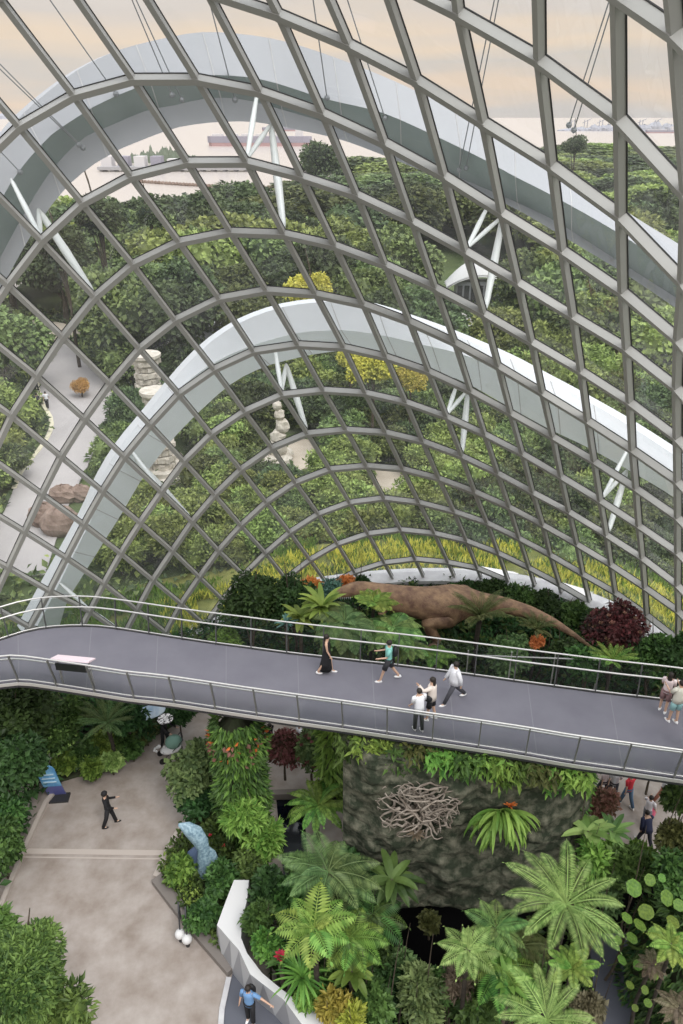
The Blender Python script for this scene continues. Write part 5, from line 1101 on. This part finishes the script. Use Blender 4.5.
def person(x, y, zg, face, label, top, bottom, H=1.68, legs=((.35, .1), (-.35, .35)), arms=((-.3, .3), (.35, .4)), lean=0.0, style='trousers', hair='short', shoes=None, sleeves='short', bag=None, hat=None, armout=(.0, .0), skirt=None, loose=0.0, woman=False, w3=None):
    p = w3 if w3 is not None else G(x, y, zg); k = H/1.72; e = empty('person', p, face, label=label, cat='person')
    e.scale = (k, k, k); TH, SH_ = .44, .43
    def leg(a, b): 
        kn = Vector((0, math.sin(a)*TH, -math.cos(a)*TH)); an = kn+Vector((0, math.sin(a-b)*SH_, -math.cos(a-b)*SH_)); return kn, an
    LG = [leg(*l) for l in legs]; hz = max(-l[1].z for l in LG)+.085
    hp = Vector((0, 0, hz)); sp = Vector((0, math.sin(lean), math.cos(lean)))
    ch = hp+sp*.40; nk = hp+sp*.52; hd = nk+Vector((0, math.sin(lean)*.1+.015, .10)); tp = hd+Vector((0, 0, .12))
    V = [hp, hp+sp*.2, ch, nk, hd, tp]; E_ = [(0,1),(1,2),(2,3),(3,4),(4,5)]; sh = .165 if woman else .185
    Rr = [(.135, .10), (.115, .085), (.13, .09), (.052, .052), (.078, .09), (.062, .07)]
    limb = {}
    for s, (kn, an) in zip((-1, 1), LG):
        o = len(V); h = hp+Vector((s*.09, 0, -.03)); off = Vector((s*.10, 0, hp.z-.03)); K = off+kn*1.0; A = off+an; 
        V += [h, K, A, A+Vector((0, .13, -.045))]; E_ += [(0, o), (o, o+1), (o+1, o+2), (o+2, o+3)]; Rr += [.085, .055, .038, (.035, .025)]
        limb['leg', s] = (h, K, A)
    for s, (a, b), ao in zip((-1, 1), arms, armout):
        o = len(V); S0 = ch+Vector((s*sh, 0, .05)); d1 = Vector((s*(.12+math.sin(ao)), math.sin(a)*math.cos(ao), -math.cos(a)*math.cos(ao))).normalized(); El = S0+d1*.27
        d2 = Vector((s*(.03+math.sin(ao)), math.sin(a+b)*math.cos(ao), -math.cos(a+b)*math.cos(ao))).normalized(); Wr = El+d2*.24; Pm = Wr+d2*.07
        V += [S0, El, Wr, Pm]; E_ += [(2, o), (o, o+1), (o+1, o+2), (o+2, o+3)]; Rr += [.052, .038, .026, (.032, .018)]
        q = d2.cross(Vector((1, 0, 0))) if abs(d2.x) < .9 else Vector((0, 1, 0)); q.normalize(); nn_ = d2.cross(q)
        for j in range(5):
            f = len(V); L_ = (.05, .07, .078, .072, .058)[j]; sd = q*(.028-.014*j) 
            b0 = Pm+sd if j else Wr+d2*.03+q*.03; dd = d2 if j else (d2+q*.8).normalized()
            V += [b0+dd*L_*.5, b0+dd*L_*.95+nn_*s*-.012]; E_ += [(o+3 if j else o+3, f), (f, f+1)]; Rr += [.0085, .0075]
        limb['arm', s] = (S0, El, Wr, Pm, d2)
    skinobj('body', V, E_, Rr, SKIN, e, 1)
    # head details
    mb = MB()
    for s in (-1, 1): mb.ball(hd+Vector((s*.032, .085, .015)), .011, nu=6, nv=4)
    mb.build('eyes', EYE_M, e); mb = MB(); mb.ball(hd+Vector((0, .098, -.012)), .012, .016, .02, 6, 4); mb.build('nose', SKIN, e)
    mb = MB(); mb.ball(hd+Vector((0, -.022, .045)), .093, .102, .100, 12, 8); 
    if hair == 'long': mb.ball(hd+Vector((0, -.075, -.09)), .085, .05, .20, 10, 7)
    if hair == 'bun': mb.ball(hd+Vector((0, -.11, .06)), .045, nu=8, nv=6)
    mb.build('hair', HAIR, e, smooth=True)
    # clothes
    a = loose; mb = MB(); lo = hp+sp*(-.08 if style != 'dress' else .1)
    etube(mb, [lo, hp+sp*.1, hp+sp*.26, ch, ch+sp*.07, nk-sp*.02], [.165+a, .145+a, .15+a*.8, .178+a*.6, .15+a*.4, .07], [.125+a, .115+a, .115+a*.8, .12+a*.5, .10, .062])
    for s in (-1, 1):
        S0, El, Wr, Pm, d2 = limb['arm', s]
        if sleeves == 'short': mb.tube([S0-Vector((s*.05, 0, 0)), S0, S0.lerp(El, .75)], [.07, .066+a*.3, .058+a*.4], 8)
        elif sleeves == 'long': mb.tube([S0-Vector((s*.05, 0, 0)), S0, El, Wr], [.07, .066+a*.3, .05+a*.4, .04+a*.3], 8)
    mb.build('top', cm(top), e, smooth=True)
    mb = MB()
    if style == 'dress':
        zf = min(limb['leg', s][2].z for s in (-1, 1))+(.12 if skirt is None else skirt)
        ys = [limb['leg', s][2].y for s in (-1, 1)]; ym = (ys[0]+ys[1])/2*.7; yr = abs(ys[0]-ys[1])/2*.5+.12
        etube(mb, [Vector((0, ym, zf)), Vector((0, ym*.5, (zf+hp.z)/2)), hp, hp+sp*.18, hp+sp*.3], [.20, .19, .165, .14, .15], [yr, yr*.75, .135, .115, .12])
    else:
        etube(mb, [hp-Vector((0, 0, .13)), hp-Vector((0, 0, .02)), hp+sp*.1], [.155, .165, .14], [.12, .125, .11])
        for s in (-1, 1):
            h, K, A = limb['leg', s]
            if style == 'shorts': mb.tube([h+Vector((0, 0, .03)), h.lerp(K, .85)], [.095, .095], 9)
            else: mb.tube([h+Vector((0, 0, .03)), K, A+Vector((0, 0, .02))], [.098, .075, .062], 9)
    mb.build('skirt' if style == 'dress' else style, cm(bottom), e, smooth=True)
    for s in (-1, 1):
        A = limb['leg', s][2]; mb = MB(); mb.ball(A+Vector((0, .055, -.045)), .048, .135, .042, 10, 6); mb.ball(A+Vector((0, -.01, -.02)), .047, .055, .06, 8, 5); mb.build('shoe', shoes or SHOEW, e, smooth=True)
    if bag == 'pack': mb = MB(); mb.ball(ch+Vector((0, -.20, -.10)), .15, .10, .22, 10, 8); mb.build('backpack', BAG, e, smooth=True)
    if bag == 'side': mb = MB(); mb.ball(hp+Vector((-.2, .06, .03)), .07, .14, .12, 10, 8); mb.tube([hp+Vector((-.2, .1, .1)), ch+Vector((0, .14, -.05)), nk+Vector((.1, 0, 0))], .012, 5); mb.build('shoulder_bag', BAG, e, smooth=True)
    if hat: mb = MB(); mb.tube([tp+Vector((0, 0, -.03)), tp+Vector((0, 0, -.015))], [hat[0], hat[0]], 20); mb.ball(tp+Vector((0, 0, -.02)), .1, .1, .08, 12, 6); mb.build('hat', hat[1], e, smooth=False)
    return e
BK = (.012, .012, .014); WH = (.72, .72, .75)
# heading 0 faces away from the camera (+Y); +pi/2 faces left in the view, -pi/2 right
person(327, 673, ZD, -PI/2-.1, 'person with long dark hair in a black sleeveless dress near the far railing', BK, BK, 1.66, ((.28, .15), (-.26, .25)), ((-.15, .2), (.15, .3)), style='dress', hair='long', sleeves='none', woman=True)
person(388, 680, ZD, PI/2, 'person in a teal shirt and dark shorts with a black backpack on the walkway', (.22, .52, .46), (.03, .03, .035), 1.72, ((.38, .12), (-.32, .3)), ((.3, 1.2), (.4, 1.0)), style='shorts', bag='pack')
person(418, 730, ZD, .35, 'person in a white top and dark trousers standing at the near railing', WH, (.05, .05, .055), 1.62, ((.08, .05), (-.08, .05)), ((.1, .6), (.2, .8)), lean=.12, loose=.02)
person(430, 719, ZD, 1.2, 'person in a cream top and black shorts with a black shoulder bag', (.68, .60, .54), BK, 1.70, ((.12, .05), (-.12, .1)), ((.9, 1.5), (.2, .4)), style='shorts', bag='side', hair='long', loose=.04, woman=True, sleeves='long')
person(453, 701, ZD, 1.9, 'person in a loose white jacket and dark trousers striding along the walkway', WH, (.06, .06, .07), 1.70, ((.5, .1), (-.45, .25)), ((-.3, .2), (.3, .3)), loose=.06, sleeves='long')
person(672, 722, ZD, .3, 'person in a cream shirt and light teal shorts at the right end of the walkway', (.60, .58, .50), (.30, .52, .52), 1.68, ((.08, .02), (-.06, .05)), ((.5, 1.6), (.5, 1.6)), style='shorts', loose=.03)
person(662, 711, ZD, -.6, 'person in a pale pink top beside the one in light teal shorts', (.72, .60, .60), (.25, .15, .15), 1.58, ((.05, .02), (-.05, .05)), ((.2, .8), (.2, .6)), style='shorts', hair='long', woman=True)
person(692, 752, ZD, PI/2, 'person in a white shirt half out of view at the right railing', WH, (.1, .1, .12), 1.68, ((.2, .05), (-.2, .1)), ((.2, .5), (-.2, .4)))
person(111, 825, 0, -1.3, 'person dressed all in black with a black cap, alone on the plaza', BK, BK, 1.78, ((.26, .08), (-.24, .12)), ((.35, 1.1), (.1, 1.2)), shoes=EYE_M, sleeves='long', hat=(.11, cm(BK)), lean=-.05)
mb = MB(); b = G(116, 808, 0)
person(251, 1021, .012, PI-.3, 'person in a blue shirt, arm stretched out, beside the white planter wall', (.14, .27, .48), BK, 1.74, ((.06, .02), (-.04, .02)), ((.2, .3), (.1, .1)), armout=(1.25, .1), bag='pack')
person(165, 740, 0, -2.0, 'person in black clothes and a patterned pale round hat behind the stroller', BK, BK, 1.66, ((.15, .05), (-.1, .1)), ((.7, .7), (.7, .7)), sleeves='long', shoes=EYE_M, hat=(.34, mat('hat_pattern', (.06, .05, .05), .8, c2=(.75, .73, .72), scale=9, detail=1, lo=.45, hi=.52)), lean=.25, w3=G(166, 746, 0))
person(272, 752, 0, 1.0, 'person in black carrying something, glimpsed in the gap under the walkway', BK, (.03, .03, .035), 1.7, w3=G(271, 753, 0))
person(290, 745, 0, -1.2, 'person in a white shirt glimpsed between shrubs under the walkway', WH, (.05, .05, .06), 1.66, w3=G(300, 752, 0))
person(625, 803, 0, .4, 'person in a red shirt and blue jeans under the walkway at the right', (.55, .035, .05), (.08, .14, .22), 1.72, ((.25, .05), (-.25, .2)), w3=G(625, 805, 0))
person(612, 800, 0, -.4, 'dark-haired person in white left of the one in red', WH, (.05, .05, .06), 1.62, hair='long', w3=G(611, 798, 0))
person(600, 795, 0, .5, 'dark-haired person in pale clothes, leftmost of those under the right end of the walkway', (.6, .5, .5), (.05, .05, .06), 1.62, hair='long', w3=G(601, 796, 0))
person(644, 826, 0, -.9, 'person in a white top carrying a pink bundle under the walkway', (.74, .70, .72), (.2, .2, .22), 1.62, ((.1, .05), (-.1, .1)), ((.8, .8), (.2, .3)), w3=G(644, 826, 0))
b = G(646, 822, 0); 
person(643, 846, 0, .2, 'person in a dark navy jacket bending in front of the one with the pink bundle', (.02, .025, .06), (.02, .02, .03), 1.66, lean=.35, sleeves='long', loose=.05, w3=G(643, 845, 0))
person(658, 800, 0, 1.1, 'person in white and brown partly behind leaves under the right end', WH, (.35, .15, .1), 1.62, w3=G(660, 803, 0))
# outside walkers on the far road
person(40, 412, 0, .2, 'distant person in dark clothes on the road by the cream kerb, left of two', (.05, .05, .06), BK, 1.75, w3=G(39, 411, 0))
person(48, 408, 0, .2, 'distant person in white top and dark trousers on the road, right of two', WH, BK, 1.75, w3=G(48, 409, 0))
person(38, 392, 0, .5, 'distant person standing farther up the road beside the kerb line', (.3, .3, .32), BK, 1.75, w3=G(37, 391, 0))
# pink bundle, stroller
b = G(648, 826, 0)+Vector((0, 0, .75)); mb = MB(); mb.ball((0, 0, 0), .16, .13, .3, 10, 7, 0, .06, rg); mb.build('pink_bundle', mat('pink_cloth', (.75, .16, .26), .8), loc=(0, 0, 0), label='pink bundle held by the person in white under the walkway', cat='bundle').location = b
e = empty('stroller', G(172, 757, 0), .4, label='stroller with a sage green canopy and dark wheels on the plaza below the walkway', cat='stroller')
M['sage'] = mat('sage_canopy', (.14, .25, .20), .7)
mb = MB(); mb.ball((.15, 0, .80), .36, .30, .30, 14, 8); mb.build('canopy', M['sage'], e, smooth=True)
mb = MB(); mb.ball((0, -.02, .48), .46, .27, .16, 14, 8); mb.build('seat', M['white'], e, smooth=True)
for s in (-1, 1):
    mb = MB(); mb.tube([(-.45, s*.25, .15), (.0, s*.26, .5), (.5, s*.25, .98)], .018, 6); mb.build('frame', M['fascia'], e)
    for x_ in (-.42, .38):
        mb = MB(); mb.tube([(x_, s*.25-.025, .14), (x_, s*.25+.025, .14)], [.14, .14], 16); mb.build('wheel', EYE_M, e)
mb = MB(); mb.tube([(.5, -.25, .98), (.5, .25, .98)], .02, 6); mb.build('handle', M['fascia'], e)
mb = MB()
for i in range(14): v = rv(rg); v.z = abs(v.z); mb.ball((-.45+v.x*.25, v.y*.22, .5+v.z*.25), .055, nu=6, nv=4)
mb.build('flower_bunch', M['white'], e)
# phone in the hand of the person in black
# ---- the theropod
dm = mat('dinosaur_hide', (.13, .070, .048), .65, c2=(.33, .21, .12), scale=2.2, bump=1.0, detail=9, lo=.35, hi=.68)
def AX(px, py, z): return G(px, py, z)
e = empty('dinosaur_statue', G(430, 640, 1.0), 0, label='life-size brown dinosaur statue leaning low behind the walkway, tail to the right', cat='dinosaur'); o0 = e.location
spine = [((458,603),3.3,(.70,.80)), ((430,604),3.4,(.86,.98)), ((405,601),3.6,(.76,.88)), ((386,594),3.8,(.50,.55)), ((370,590),4.0,(.42,.44)), ((358,588),4.1,(.44,.42)), ((343,592),3.9,(.34,.30)), ((328,597),3.7,(.18,.17))]
V = []; E_ = []; Rr = []
for i, ((x, y), z, r) in enumerate(spine): V.append(AX(x, y, z)-o0); Rr.append(r); E_ += [(i-1, i)] if i else []
tail = [((482,602),3.2,.56), ((506,606),3.1,.44), ((530,612),3.0,.33), ((553,622),2.8,.23), ((574,635),2.6,.14), ((594,649),2.4,.05)]
pv = 0
for (x, y), z, r in tail: V.append(AX(x, y, z)-o0); Rr.append((r, r)); E_.append((pv, len(V)-1)); pv = len(V)-1
hipv = AX(458, 601, 3.3)-o0
def limbs(pts, rs, par):
    global V, E_, Rr
    pv = par
    for p, r in zip(pts, rs): V.append(p); Rr.append((r, r)); E_.append((pv, len(V)-1)); pv = len(V)-1
near = AX(447, 610, 2.9)-o0+Vector((0, -.55, 0))
limbs([near, AX(426, 623, 2.7)-o0, AX(434, 636, 2.0)-o0, AX(440, 643, 1.6)-o0, AX(428, 648, 1.4)-o0], [.66, .42, .26, .2, .16], 0)
far_ = AX(462, 598, 2.9)-o0+Vector((.2, .55, 0))
limbs([far_, far_+Vector((-.9, .3, -1.2)), far_+Vector((-.2, .4, -1.9)), far_+Vector((-.6, .35, -2.3))], [.5, .3, .18, .13], 0)
for s in (-1, 1): 
    a0_ = AX(388, 602, 3.3)-o0+Vector((0, s*.4, 0)); limbs([a0_, a0_+Vector((-.25, s*.1, -.35)), a0_+Vector((-.5, s*.05, -.35))], [.13, .08, .05], 3)
skinobj('body', V, E_, Rr, dm, e, 2)
mb = MB(); h = AX(343, 592, 3.9)-o0
for k in range(12): mb.tube([h+Vector((-.65+k*.09, -.27, -.10)), h+Vector((-.65+k*.09, -.29, -.22))], [.03, .004], 5)
mb.build('teeth', M['white'], e)
mb = MB(); mb.ball(AX(356, 586, 4.1)-o0+Vector((0, -.36, .12)), .06, nu=8, nv=6); mb.build('eye', EYE_M, e)
